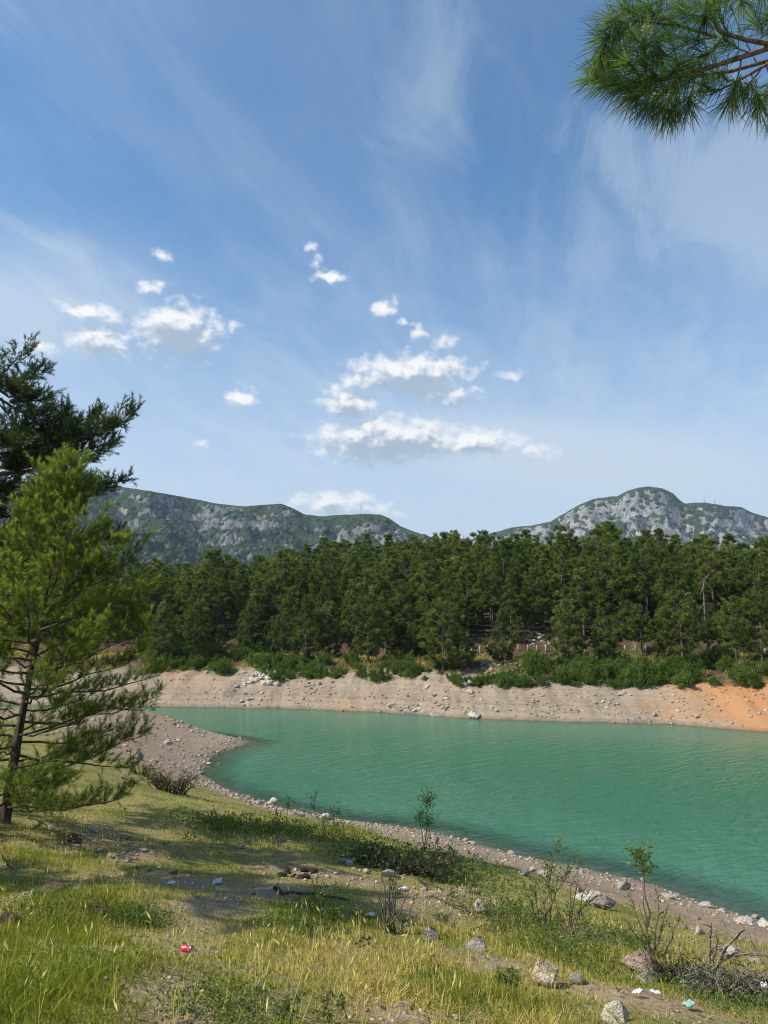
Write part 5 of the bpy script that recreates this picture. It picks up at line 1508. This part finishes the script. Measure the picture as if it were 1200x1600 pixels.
plant(1018, 1492, [(1000, 1328, 0), (1006, 1352, 0.2)], m_leaf, 0.14, 0.045, 12, 'slender sapling topped by a leaf tuft beside the flat-topped brown boulder', start=0.72, cl_top=2.0, r0=0.014)
plant(1020, 1496, [(985, 1400, 0), (1045, 1412, 0.2), (1062, 1430, 0), (1000, 1420, 0.3), (972, 1430, 0), (1030, 1395, -0.2)], m_leaf, 0.10, 0.032, 8, 'open twiggy shrub with light leaves behind the flat-topped brown boulder', 'twiggy_shrub', 'shrub', start=0.25, r0=0.012)
plant(432, 1326, [(432, 1262, 0), (428, 1280, 0.1)], m_leafd, 0.16, 0.05, 3, 'thin dark stalk standing before the waterline heap', 'stalk', 'weed plant', r0=0.012)
plant(452, 1318, [(450, 1246, 0)], m_leaf, 0.16, 0.05, 4, 'tall thin stalk next to the dark stalk by the waterline heap', 'stalk', 'weed plant', r0=0.011, cl_top=1.5)
plant(500, 1316, [(492, 1240, 0), (508, 1262, 0.3), (515, 1280, 0)], m_leaf, 0.14, 0.045, 5, 'wispy stalks before the pale waterline boulder and driftwood', 'stalk', 'weed plant', r0=0.010, cl_top=0.8)
plant(520, 1322, [(522, 1256, 0), (532, 1268, 0.2)], m_leaf, 0.14, 0.045, 5, 'wispy stalks just past the pale waterline boulder', 'stalk', 'weed plant', r0=0.010, cl_top=0.8)
plant(497, 1412, [(496, 1345, 0), (512, 1352, 0.1), (490, 1372, 0)], m_leafd, 0.07, 0.025, 6, 'dark leafy stalks at the end of the black stick', 'stalk', 'weed plant', r0=0.008, start=0.1)
plant(690, 1442, [(680, 1424, 0), (692, 1420, 0.05), (702, 1426, 0), (686, 1430, 0.1), (698, 1432, -0.1)], m_weed, 0.06, 0.03, 14, 'small bright green tuft on the dry slope', 'green_tuft', 'weed plant', start=0.05, r0=0.006)
plant(270, 1344, [(240, 1318, 0), (258, 1312, 0.1), (285, 1316, 0), (300, 1326, 0.1), (232, 1332, 0)], m_leafd, 0.10, 0.022, 7, 'spreading dark weed on the grassy strip beside the stony dirt', 'weed', 'weed plant', start=0.1, r0=0.006)
plant(497, 1450, [(484, 1405, 0), (500, 1398, 0.1), (512, 1412, -0.1), (474, 1420, 0.1), (522, 1425, 0)], m_weed, 0.075, 0.04, 12, 'leafy light green weed below the black stick', 'weed', 'weed plant', start=0.1, r0=0.007)
plant(458, 1598, [(455, 1530, 0), (468, 1548, 0.1), (446, 1552, 0)], m_weed, 0.045, 0.02, 12, 'upright green weed at the bottom of the slope, past the small grey stone', 'weed', 'weed plant', start=0.2, r0=0.004)
plant(522, 1600, [(520, 1522, 0), (530, 1545, 0.05), (510, 1555, 0)], m_weed, 0.045, 0.022, 12, 'upright green weed at the bottom of the slope, between two taller grass patches', 'weed', 'weed plant', start=0.2, r0=0.004)
plant(790, 1552, [(778, 1520, 0), (790, 1510, 0.1), (803, 1516, 0), (770, 1535, 0), (812, 1530, 0.1), (796, 1525, -0.1)], m_weed, 0.06, 0.03, 14, 'dark green leafy clump just before the ochre boulder', 'weed', 'weed plant', start=0.05, r0=0.006)
plant(668, 1535, [(655, 1518, 0), (668, 1512, 0.05), (680, 1518, 0)], m_leafd, 0.05, 0.025, 12, 'small greyish weed by the flat white stone', 'weed', 'weed plant', start=0.05, r0=0.005)
def thicket(u, v, wpx, hpx, n_st, leaf_mat, n_leaf, label, stem_mat, leaf=(0.07, 0.04), name='bramble', cat='shrub', arch=1.0, r0=0.012, spread_y=0.6, lean=0.0):
    p = hit(u, v, 2.0); k = p[1] / F; W_, H_ = wpx * k / 2, hpx * k
    ls, A = [], []
    for i in range(n_st):
        a = rng.uniform(0, 6.28); r = math.sqrt(rng.random())
        b = p + np.array([math.cos(a) * r * W_ * 0.6, math.sin(a) * r * W_ * spread_y * 0.6, 0])
        b[2] = gz(b[0], b[1]) - 0.03
        a2 = a + rng.normal(0, 0.8); l_ = W_ * rng.uniform(0.35, 0.9)
        e = b + np.array([math.cos(a2) * l_ + lean * H_, math.sin(a2) * l_ * spread_y, H_ * rng.uniform(0.15, 0.9)])
        P = curve_pts(b, e, 9, wig=0.035)
        P[:, 2] += np.sin(np.linspace(0, math.pi, 9)) * H_ * 0.45 * arch * rng.uniform(0.2, 1)
        ls.append((P, np.linspace(r0 * rng.uniform(0.5, 1.2), r0 * 0.2, 9)))
        for m_ in range(3):
            s = rng.integers(3, 8)
            e2 = P[s] + norm(rng.normal(size=(1, 3)) + (0, 0, 0.4))[0] * l_ * rng.uniform(0.12, 0.35)
            ls.append((curve_pts(P[s], e2, 4, wig=0.05), np.linspace(r0 * 0.4, r0 * 0.15, 4)))
            A.append(e2)
        A += list(P[3:])
    e_ = ob(name, None, None, p)
    TV, TF = tubes(ls, 5)
    ob('stems', mesh('thicket_stems', TV - p, TF, stem_mat, True), e_)
    if n_leaf:
        A = np.array(A); C = A[rng.integers(0, len(A), n_leaf)] + rng.normal(0, 0.09, (n_leaf, 3)) * W_
        d = norm(rng.normal(size=(n_leaf, 3)) + (0, 0, 0.5))
        V, Fq = leaf_quads(C, d, leaf[0] * rng.uniform(0.6, 1.3, n_leaf), leaf[1] * rng.uniform(0.6, 1.2, n_leaf))
        ob('leaves', mesh('thicket_leaves', V - p, Fq, leaf_mat, False, {'tint': np.repeat(rng.random(n_leaf), 4)}), e_)
    return tag(e_, label, cat)
thicket(640, 1364, 170, 36, 150, m_leafd, 1700, 'wide low bramble thicket of dark twigs and small leaves above the shore', m_brushd, (0.08, 0.04), r0=0.013)
thicket(265, 1236, 84, 34, 90, m_leafd, 250, 'heap of dark dead twigs in the yellow grass above the spit', m_brushd, (0.08, 0.05), 'brushwood_heap', 'brushwood', r0=0.022)
thicket(222, 1212, 50, 20, 40, m_leafd, 120, 'smaller dark twig heap beneath the young pine branches', m_brushd, (0.08, 0.05), 'brushwood_heap', 'brushwood', r0=0.02)
thicket(1132, 1562, 125, 54, 110, m_leafd, 450, 'big tangle of grey dead branches at the edge of the slope', m_brush, (0.05, 0.02), 'brushwood_heap', 'brushwood', r0=0.010, lean=0.15)
thicket(1056, 1535, 70, 38, 90, m_leafd, 160, 'reddish brown dead twig tangle next to the flat-topped brown boulder', m_brushd, (0.04, 0.02), 'brushwood_heap', 'brushwood', r0=0.007)
p = hit(1112, 1545, 2.0); Yb = p[1]
ls = []
for (u0, v0, um, vm_, u1, v1, r_) in [(1108, 1535, 1108, 1480, 1112, 1440, 0.016), (1110, 1538, 1104, 1490, 1111, 1452, 0.014), (1112, 1530, 1128, 1478, 1163, 1450, 0.016), (1112, 1532, 1122, 1490, 1148, 1466, 0.015), (1115, 1526, 1130, 1474, 1200, 1494, 0.011),
                                     (1122, 1505, 1160, 1476, 1206, 1500, 0.010), (1105, 1536, 1090, 1500, 1088, 1488, 0.010), (1100, 1540, 1084, 1508, 1062, 1474, 0.008), (1118, 1515, 1140, 1508, 1150, 1530, 0.008), (1125, 1500, 1150, 1482, 1153, 1518, 0.008),
                                     (1106, 1528, 1096, 1486, 1136, 1428, 0.006), (1170, 1540, 1190, 1512, 1215, 1505, 0.011), (1150, 1548, 1180, 1530, 1212, 1522, 0.010), (1112, 1530, 1120, 1500, 1120, 1462, 0.012), (1140, 1560, 1170, 1552, 1205, 1560, 0.012),
                                     (1110, 1540, 1112, 1560, 1120, 1582, 0.010), (1094, 1545, 1085, 1525, 1070, 1520, 0.007)]:
    dy = rng.uniform(-0.35, 0.35)
    P0, P1, P2 = at(u0, v0, Yb), at(um, vm_, Yb + dy * 0.5), at(u1, v1, Yb + dy)
    t_ = np.linspace(0, 1, 10)[:, None]
    P = P0 * (1 - t_) ** 2 + 2 * P1 * t_ * (1 - t_) + P2 * t_ ** 2 + rng.normal(0, 0.008, (10, 3))
    ls.append((P, np.linspace(r_, r_ * 0.35, 10)))
    for m_ in range(3):
        s = rng.integers(4, 9)
        ls.append((curve_pts(P[s], P[s] + norm(rng.normal(size=(1, 3)) + (0.5, 0, 0.3))[0] * rng.uniform(0.08, 0.3), 4, wig=0.04), np.linspace(r_ * 0.4, r_ * 0.15, 4)))
V, Fq = tubes(ls, 6)
e_ = ob('dead_shrub', None, None, p)
for i in range(0, len(ls), 4):
    V, Fq = tubes(ls[i:i + 4], 6); ob('branch', mesh('dead_shrub_branch', V - p, Fq, m_brush, True), e_)
tag(e_, 'dead grey shrub with arching bare branches at the edge of the slope', 'dead shrub')
def stick(px, r0, label, mat=None, name='dead_branch', lift=0.03):
    P = []
    for (u, v) in px:
        q = hit(u, v, 2.0); P.append(q + (0, 0, lift))
    P = np.array(P); s = np.linspace(0, len(P) - 1, 12)
    P = np.stack([np.interp(s, np.arange(len(P)), P[:, i]) for i in range(3)], 1) + rng.normal(0, 0.012, (12, 3))
    V, Fq = tubes([(P, np.linspace(r0, r0 * 0.4, 12))], 6)
    o = P[0].copy()
    tag(ob(name, mesh('stick', V - o, Fq, mat or m_brushd, True), None, o), label, 'stick')
stick([(430, 1388), (440, 1397), (480, 1401), (515, 1404), (542, 1408)], 0.025, 'long black stick lying below the burnt patch')
stick([(655, 1378), (690, 1392), (712, 1398)], 0.02, 'thin dark branch lying on the earth step below the bramble thicket')
stick([(672, 1402), (700, 1414), (728, 1428), (742, 1432)], 0.014, 'long thin twig trailing down the dry slope to the white rock')
stick([(438, 1318), (446, 1314), (458, 1318)], 0.022, 'pale forked stick in the grass near the waterline stalks', m_dead)
stick([(556, 1482), (570, 1474), (584, 1470)], 0.012, 'dark twig in the grass below the upright dark plant')
stick([(2, 1342), (12, 1354), (24, 1362)], 0.012, 'thin dark twig in the tall grass at the picture edge')
stick([(470, 1266), (487, 1270), (500, 1275)], 0.07, 'dark driftwood log along the waterline before the pale boulder', m_brush, 'driftwood', 0.06)

# ------------------------------------------------------------------ litter
m_plastic, n, out = new_mat('thin_white_plastic')
co = n.node('ShaderNodeTexCoord').outputs['Object']
b = principled(n, out, n.mix(n.noise(co, 6.0, 3), (0.48, 0.53, 0.55), (0.68, 0.71, 0.72)), 0.35, None, 0.5)
b.inputs['Transmission Weight'].default_value = 0.15
m_green, n, out = new_mat('pale_green_wrapper'); principled(n, out, (0.24, 0.40, 0.35), 0.5, None, 0.5)
m_paper, n, out = new_mat('white_paper'); principled(n, out, (0.62, 0.60, 0.56), 0.8)
m_blueg, n, out = new_mat('pale_blue_plastic'); principled(n, out, (0.26, 0.36, 0.37), 0.4, None, 0.5)
def crumple(u, v, wpx, hpx, mat, label, name, cat, seed, sharp=1.0):
    p = hit(u, v, 2.0); k = p[1] / F; W_, D_ = wpx * k, hpx * k * 1.6
    r_ = np.random.default_rng(seed)
    g = 22
    a, b = np.meshgrid(np.linspace(-.5, .5, g), np.linspace(-.5, .5, g))
    edge = 1 + 0.10 * fbm(a + seed, b, 0.4, 2, seed=seed)
    fold = np.abs(fbm(a * 2.0 + seed, b * 2.0, 0.6, 3, 0.6, seed=seed + 2))
    X = a * W_ * edge + 0.10 * W_ * fbm(a, b, 0.3, 2, seed=seed + 3); Y_ = b * D_ * edge + 0.10 * D_ * fbm(a, b, 0.3, 2, seed=seed + 5)
    Z = fold * W_ * 0.30 * sharp * (1 - 1.2 * (a * a + b * b)) + 0.02
    top = np.c_[X.ravel(), Y_.ravel(), Z.ravel()]
    bot = top * np.array([0.97, 0.97, 0.80]) - (0, 0, 0.004)
    Fq = grid_faces(g, g)
    rim = []
    ring = list(range(g)) + [g * (i + 1) - 1 for i in range(1, g)] + [g * g - 1 - i for i in range(1, g)] + [g * (g - 1 - i) for i in range(1, g - 1)]
    for i in range(len(ring)):
        q0, q1 = ring[i], ring[(i + 1) % len(ring)]
        rim.append([q1, q0, q0 + g * g, q1 + g * g])
    me = mesh(name, np.r_[top, bot], np.r_[Fq, Fq[:, ::-1] + g * g, np.array(rim)], mat, False)
    tilt = math.atan2(gz(p[0], p[1] + 0.3) - gz(p[0], p[1] - 0.3), 0.6)
    return tag(ob(name, me, None, p + (0, 0, 0.015), (tilt, 0, r_.uniform(0, 6.28))), label, cat)
crumple(1090, 1550, 34, 22, m_plastic, 'crumpled whitish plastic bag before the big tangle of dead branches', 'plastic_bag', 'plastic bag', 5)
crumple(1078, 1577, 12, 9, m_green, 'pale green wrapper in the grass just below the crumpled plastic bag', 'wrapper', 'litter', 8)
crumple(998, 1558, 13, 8, m_paper, 'white paper scrap on the ground below the flat-topped brown boulder', 'paper_scrap', 'litter', 11)
crumple(1024, 1559, 14, 7, m_paper, 'white paper scrap half way to the plastic bag', 'paper_scrap', 'litter', 14)
crumple(1196, 1546, 16, 8, m_paper, 'white scrap caught under the big tangle of dead branches', 'paper_scrap', 'litter', 15)
crumple(544, 1347, 12, 9, m_plastic, 'little white plastic scrap uphill of the white stone by the burnt patch', 'plastic_scrap', 'litter', 17)
crumple(340, 1381, 20, 8, m_plastic, 'flattened white plastic at the upper edge of the shaded hollow', 'plastic_scrap', 'litter', 20, 0.5)
crumple(268, 1383, 11, 5, m_paper, 'tiny white scrap on bare soil before the flattened white plastic', 'paper_scrap', 'litter', 23, 0.5)
crumple(149, 1300, 9, 8, m_blueg, 'pale blue crumpled cup in the grass above the stony dirt', 'plastic_cup', 'litter', 26, 1.6)
crumple(630, 1392, 12, 9, m_plastic, 'whitish scrap behind the upright dark plant', 'plastic_scrap', 'litter', 29)
crumple(580, 1434, 12, 8, m_paper, 'white scrap at the foot of the upright dark plant', 'paper_scrap', 'litter', 32)
# drinks can lying in the grass
m_red, n, out = new_mat('red_can_paint')
co = n.node('ShaderNodeTexCoord').outputs['Object']
principled(n, out, n.mix(n.ramp(n.noise(co, 30.0, 3), 0.55, 0.62), (0.62, 0.018, 0.045), (0.70, 0.30, 0.32)), 0.3, None, 0.5, Metallic=0.2)
m_alu, n, out = new_mat('dull_can_metal'); principled(n, out, (0.30, 0.33, 0.36), 0.35, None, 0.5, Metallic=0.8)
p = hit(292, 1492, 2.0)
r_ = 0.033
can = ob('drinks_can', None, None, p + (0, 0, r_ * 0.72 + 0.015), (R(84), R(14), R(62)), 0.72)
sg = 20; an = np.arange(sg) * 2 * math.pi / sg
def lathe(prof, dent=0.0):
    V = []
    for (rr, z) in prof:
        dd = 1 - dent * np.exp(-((z - 0.0) / 0.028) ** 2) * np.clip(np.cos(an - 1.2), 0, 1) ** 2
        V.append(np.c_[np.cos(an) * rr * dd, np.sin(an) * rr * dd, np.full(sg, z)])
    i = (np.arange(len(prof) - 1)[:, None] * sg + np.arange(sg)[None]).ravel(); j = (np.arange(len(prof) - 1)[:, None] * sg + (np.arange(sg)[None] + 1) % sg).ravel()
    return np.concatenate(V), np.c_[i, j, j + sg, i + sg]
V, Fq = lathe([(0.033, z) for z in np.linspace(-0.048, 0.045, 12)], 0.45); ob('body', mesh('can_body', V, Fq, m_red, True), can)
V, Fq = lathe([(0.033, 0.045), (0.027, 0.056), (0.0275, 0.059), (0.025, 0.056), (0.001, 0.055)]); ob('lid', mesh('can_lid', V, Fq, m_alu, True), can)
V, Fq = lathe([(0.001, -0.050), (0.024, -0.052), (0.025, -0.058), (0.028, -0.056), (0.033, -0.048)]); ob('base', mesh('can_base', V, Fq, m_alu, True), can)
tag(can, 'dented red drinks can with grey end lying in the grass', 'can')

# ------------------------------------------------------------------ grass and weeds
def spots(lst):
    out_ = []
    for (u, v, ru, rv) in lst:
        q = hit(u, v); qr = hit(u + ru, v); qd = hit(u, v - rv)
        if q is not None and qr is not None and qd is not None:
            out_.append((q[0], q[1], abs(qr[0] - q[0]) + 0.05, abs(qd[1] - q[1]) + 0.1))
    return out_
def field(x, y, sp):
    b = np.zeros(x.shape)
    for (cx, cy, rx, ry) in sp:
        b = np.maximum(b, gauss(x, y, cx, cy, rx, ry))
    return b
GREEN = spots([(60, 1340, 90, 40), (110, 1470, 130, 60), (60, 1570, 170, 60), (230, 1440, 70, 30), (520, 1300, 110, 20), (860, 1480, 110, 55), (720, 1555, 120, 45), (490, 1430, 60, 25), (230, 1575, 60, 30), (330, 1285, 120, 16), (560, 1330, 90, 18), (700, 1350, 70, 18), (380, 1560, 110, 40), (800, 1400, 70, 25)])
STRAW = spots([(500, 1480, 110, 45), (330, 1310, 140, 18), (270, 1255, 110, 22), (420, 1292, 90, 14), (900, 1440, 60, 30), (720, 1455, 60, 22), (260, 1210, 80, 18), (150, 1320, 110, 16), (640, 1500, 80, 30), (560, 1560, 80, 30), (430, 1525, 80, 30)])
TALLG = spots([(60, 1345, 100, 40), (80, 1450, 120, 60), (40, 1570, 180, 60), (560, 1300, 110, 20), (850, 1480, 110, 50), (740, 1570, 120, 40)])
m_grass, n, out = new_mat('grass_blades')
c = n.mix(n.ramp(n.attr('tint'), 0.0, 0.75, smooth=False), n.mix(n.attr('tip'), (0.135, 0.175, 0.020), (0.290, 0.315, 0.042)), n.mix(n.attr('tip'), (0.50, 0.385, 0.11), (0.70, 0.58, 0.22)))
c = n.mix(n.ramp(n.attr('tint'), 0.93, 0.95), c, n.mix(n.attr('tip'), (0.16, 0.095, 0.05), (0.34, 0.22, 0.12)))
d = n.node('ShaderNodeBsdfDiffuse'); n.put(d.inputs[0], c)
t = n.node('ShaderNodeBsdfTranslucent'); n.put(t.inputs[0], n.mix(1.0, c, (1.15, 1.15, 0.7), 'MULTIPLY'))
mx = n.node('ShaderNodeMixShader'); mx.inputs[0].default_value = 0.4
n.put(mx.inputs[1], d.outputs[0]); n.put(mx.inputs[2], t.outputs[0]); n.t.links.new(mx.outputs[0], out.inputs[0])
def sow(name, cnt, y0, y1, per, seg2, label, power=1.0):
    Yq = y0 * (y1 / y0) ** (rng.random(cnt) ** power)
    s = rng.uniform(-0.80, 0.80, cnt)
    x = s * Yq; y = Yq
    z = ground_z(x, y)
    tf = turf_mask(x, y, z)
    br = bare_mask(x, y)
    g = field(x, y, GREEN); st_ = field(x, y, STRAW); tl = field(x, y, TALLG)
    clump = 0.5 + 0.75 * fbm(x, y, 1.1, 3, seed=61) + 0.45 * fbm(x, y, 0.32, 2, seed=62)
    dens = tf * (0.22 + 0.80 * np.clip(clump, 0, 1)) * (1 - 0.88 * np.clip(br * 1.2 - 0.12, 0, 1)) + 0.3 * tl * tf
    k = dens > rng.random(cnt)
    x, y, z, g, st_, tl, clump, br = (a[k] for a in (x, y, z, g, st_, tl, clump, br))
    c = len(x)
    hgt = (0.020 + 0.034 * np.clip(clump, 0, 1.2) + 0.062 * tl + 0.022 * st_) * (1 - 0.5 * np.clip(br, 0, 1)) * rng.lognormal(0, 0.25, c)
    straw = np.clip(0.50 + 0.60 * fbm(x, y, 2.4, 3, seed=65) + 0.55 * st_ - 0.70 * g + 0.2 * br, 0.03, 0.97)
    idx = np.repeat(np.arange(c), per); N = len(idx)
    spread = 0.012 + 0.03 * np.clip(y[idx] / 8, 0.3, 4)
    base = np.stack([x[idx] + rng.normal(0, 1, N) * spread, y[idx] + rng.normal(0, 1, N) * spread, z[idx] - 0.012], 1)
    d = norm(np.stack([rng.normal(0, 0.38, N), rng.normal(0, 0.38, N), np.ones(N)], 1))
    ln = hgt[idx] * rng.uniform(0.5, 1.3, N)
    wd = (0.0024 + 0.00050 * y[idx]) * rng.uniform(0.6, 1.3, N)
    tint = (rng.random(N) < straw[idx]).astype(float) * rng.uniform(0.7, 1.0, N)
    tone = np.clip(rng.random(N) * 0.8 + 0.2 * rng.random(c)[idx], 0, 1)
    if seg2:
        sd2 = perp(d)
        bend = np.stack([rng.normal(0, 0.35, N), rng.normal(0, 0.35, N), -np.abs(rng.normal(0, 0.18, N))], 1) * ln[:, None]
        m1 = base + d * (ln * 0.55)[:, None] + bend * 0.2
        tp = base + d * ln[:, None] + bend * 0.75
        V = np.stack([base - sd2 * wd[:, None] * 0.5, base + sd2 * wd[:, None] * 0.5, m1 + sd2 * wd[:, None] * 0.42, m1 - sd2 * wd[:, None] * 0.42, tp], 1).reshape(-1, 3)
        k5 = np.arange(N)[:, None] * 5
        Fc = [k5 + np.array([0, 1, 2, 3]), k5 + np.array([3, 2, 4])]; nvp = 5
    else:
        V, Ft = blades(base, d, ln, wd * 1.3); Fc = [Ft]; nvp = 3
    me = mesh(name, V, Fc, m_grass, False, {'tint': np.repeat(tint, nvp), 'tip': np.repeat(tone, nvp)})
    tag(ob(name, me), label, 'grass', kind='stuff')
    print(name, N)
sow('near_grass', 26000, 2.1, 5.4, 5, True, 'mixed green and dry grass on the nearest slope', 0.85)
sow('slope_grass', 40000, 5.0, 9.5, 5, False, 'mixed dry and green grass on the slope round the burnt patch', 0.95)
sow('grass', 84000, 8.0, 46.0, 5, False, 'yellow green grass on the slope down to the shore', 1.0)
# seed heads and long strap leaves
sx, sy = [], []
for (cx, cy, rx, ry) in TALLG + STRAW:
    c = 60; sx.append(cx + rng.normal(0, rx * .7, c)); sy.append(cy + rng.normal(0, ry * .7, c))
x = np.concatenate(sx); y = np.clip(np.concatenate(sy), 2.2, 40); z = ground_z(x, y)
k = turf_mask(x, y, z) > 0.4; x, y, z = x[k], y[k], z[k]; c = len(x)
base = np.stack([x, y, z - 0.01], 1); d = norm(np.stack([rng.normal(0, .22, c), rng.normal(0, .22, c), np.ones(c)], 1)); ln = rng.uniform(0.10, 0.28, c)
V1, F1 = blades(base, d, ln, 0.003 + 0.0004 * y)
hb = base + d * (ln * 0.9)[:, None]; dd_ = norm(d + rng.normal(0, 0.3, (c, 3)))
V2, F2 = leaf_quads(hb, dd_, 0.035 + rng.uniform(0, .03, c), 0.007 + 0.0008 * y)
me = mesh('seed_heads', np.r_[V1, V2], [F1, F2 + len(V1)], m_grass, False, {'tint': np.full(len(V1) + len(V2), 0.85), 'tip': np.full(len(V1) + len(V2), 0.95)})
tag(ob('seed_heads', me), 'pale grass stalks with seed heads rising above the turf', 'grass', kind='stuff')
SP = [(800, 1530, 15), (790, 1545, 10), (715, 1560, 8), (820, 1560, 8), (870, 1560, 8), (930, 1590, 8), (1110, 1580, 6), (1060, 1565, 4), (830, 1470, 8), (760, 1500, 6), (740, 1490, 5), (990, 1590, 5), (60, 1500, 6), (150, 1480, 6), (240, 1500, 6), (280, 1590, 6), (380, 1600, 4)]
B_, D2, L_, W2 = [], [], [], []
for (u, v, c) in SP:
    for i in range(c):
        q = hit(u + rng.normal(0, 22), min(v + rng.normal(0, 9), 1640), 1.8)
        if q is None:
            continue
        B_.append(q - (0, 0, 0.01)); D2.append(norm(np.array([[rng.normal(0, .35), rng.normal(0, .35), 1]]))[0]); L_.append(rng.uniform(0.10, 0.24)); W2.append(0.0075)
B_ = np.array(B_); D2 = np.array(D2); L_ = np.array(L_); W2 = np.array(W2); N = len(B_)
sd2 = perp(D2); dr = norm(np.stack([rng.normal(size=N), rng.normal(size=N), np.full(N, -0.8)], 1))
rows = []
for i, t_ in enumerate((0, .3, .6, .85, 1.0)):
    q = B_ + D2 * (L_ * t_)[:, None] + dr * (L_ * 0.38 * t_ ** 2.2)[:, None]
    w_ = W2 * (0.6, 1.0, 0.9, 0.55, 0.05)[i] / 2
    rows += [q - sd2 * w_[:, None], q + sd2 * w_[:, None]]
V = np.stack(rows, 1).reshape(-1, 3); kk = np.arange(N)[:, None] * 10
Fc = np.concatenate([kk + np.array([2 * i, 2 * i + 1, 2 * i + 3, 2 * i + 2]) for i in range(4)])
me = mesh('strap_leaves', V, Fc, m_grass, True, {'tint': np.repeat(rng.uniform(0.1, 0.35, N), 10), 'tip': np.ones(N * 10)})
tag(ob('strap_leaves', me), 'long arching yellow green leaf blades in the turf', 'grass', kind='stuff')
# low leafy weeds
WEED = spots([(860, 1490, 90, 40), (790, 1440, 60, 20), (520, 1302, 80, 10), (430, 1300, 60, 8), (900, 1500, 60, 30), (600, 1345, 70, 12), (740, 1370, 60, 16), (340, 1290, 70, 8), (210, 1445, 50, 16), (80, 1430, 60, 20), (70, 1545, 90, 40), (700, 1560, 70, 24), (480, 1430, 40, 14), (960, 1480, 40, 20), (1130, 1570, 60, 16), (350, 1585, 60, 24)])
xs_, ys_, wt = [], [], []
for (cx, cy, rx, ry) in WEED:
    c = 150
    xs_.append(cx + rng.normal(0, rx * .6, c)); ys_.append(cy + rng.normal(0, ry * .6, c))
x = np.concatenate(xs_); y = np.clip(np.concatenate(ys_), 2.3, 45); z = ground_z(x, y)
k = turf_mask(x, y, z) > 0.25; x, y, z = x[k], y[k], z[k]; c = len(x)
per = 16; idx = np.repeat(np.arange(c), per); N = len(idx)
hh = rng.uniform(0.05, 0.20, c) * np.clip(y / 9, 0.6, 1.6); rr = hh * 0.55
off = rng.normal(size=(N, 3)) * rr[idx][:, None]; off[:, 2] = rng.random(N) * hh[idx]
base = np.stack([x[idx], y[idx], z[idx]], 1) + off
V, Fq = leaf_quads(base, norm(rng.normal(size=(N, 3)) + (0, 0, 0.6)), rng.uniform(0.022, 0.048, N) * np.clip(y[idx] / 9, 0.5, 2.2), rng.uniform(0.009, 0.020, N) * np.clip(y[idx] / 9, 0.5, 2.2))
me = mesh('low_weeds', V, Fq, m_weed, False, {'tint': np.repeat(rng.random(N), 4)})
tag(ob('low_weeds', me), 'low leafy green weeds spread through the turf', 'weeds', kind='stuff')
# dry undergrowth and grass along the far road
x = rng.uniform(-60, 62, 16000); dq = rng.uniform(9.5, 21, 16000); y = far_shore_y(x) + dq; z = ground_z(x, y)
k = (0.5 + fbm(x, y, 5.0, 3, seed=71) > rng.random(len(x)) * 1.3); x, y, z = x[k], y[k], z[k]; c = len(x)
base = np.stack([x, y, z], 1); base = np.repeat(base, 4, 0) + rng.normal(0, 0.12, (c * 4, 3)) * (1, 1, 0)
N = len(base)
V, Ft = blades(base, norm(np.stack([rng.normal(0, .4, N), rng.normal(0, .4, N), np.ones(N)], 1)), rng.uniform(0.18, 0.5, N), rng.uniform(0.05, 0.11, N))
road = np.repeat(((dq[k] > 13.5) & (dq[k] < 19)), 4)
me = mesh('road_grass', V, Ft, m_grass, False, {'tint': np.repeat(np.where(road, 0.85, 0.45) * rng.uniform(0.6, 1.1, N), 3), 'tip': np.repeat(rng.random(N), 3)})
tag(ob('road_grass', me), 'dry grass along the road under the wood', 'grass', kind='stuff')
# ------------------------------------------------------------------ air
HAZE = 0.9e-4
m_haze, n, out = new_mat('thin_haze')
pv = n.node('ShaderNodeVolumePrincipled')
n.put(pv.inputs['Color'], (0.66, 0.80, 1.0)); pv.inputs['Density'].default_value = HAZE
pv.inputs['Anisotropy'].default_value = 0.2
n.t.links.new(pv.outputs[0], out.inputs['Volume'])
hx, hy0, hy1, hz0, hz1 = 6900, -4900, 6950, -9.5, 520
c = np.array([[-hx, hy0, hz0], [hx, hy0, hz0], [hx, hy1, hz0], [-hx, hy1, hz0], [-hx, hy0, hz1], [hx, hy0, hz1], [hx, hy1, hz1], [-hx, hy1, hz1]], float)
me = mesh('haze', c, np.array([[0, 3, 2, 1], [4, 5, 6, 7], [0, 1, 5, 4], [1, 2, 6, 5], [2, 3, 7, 6], [3, 0, 4, 7]]), m_haze)
hz = tag(ob('haze', me), 'thin pale haze that softens the far mountains', 'haze', kind='stuff')
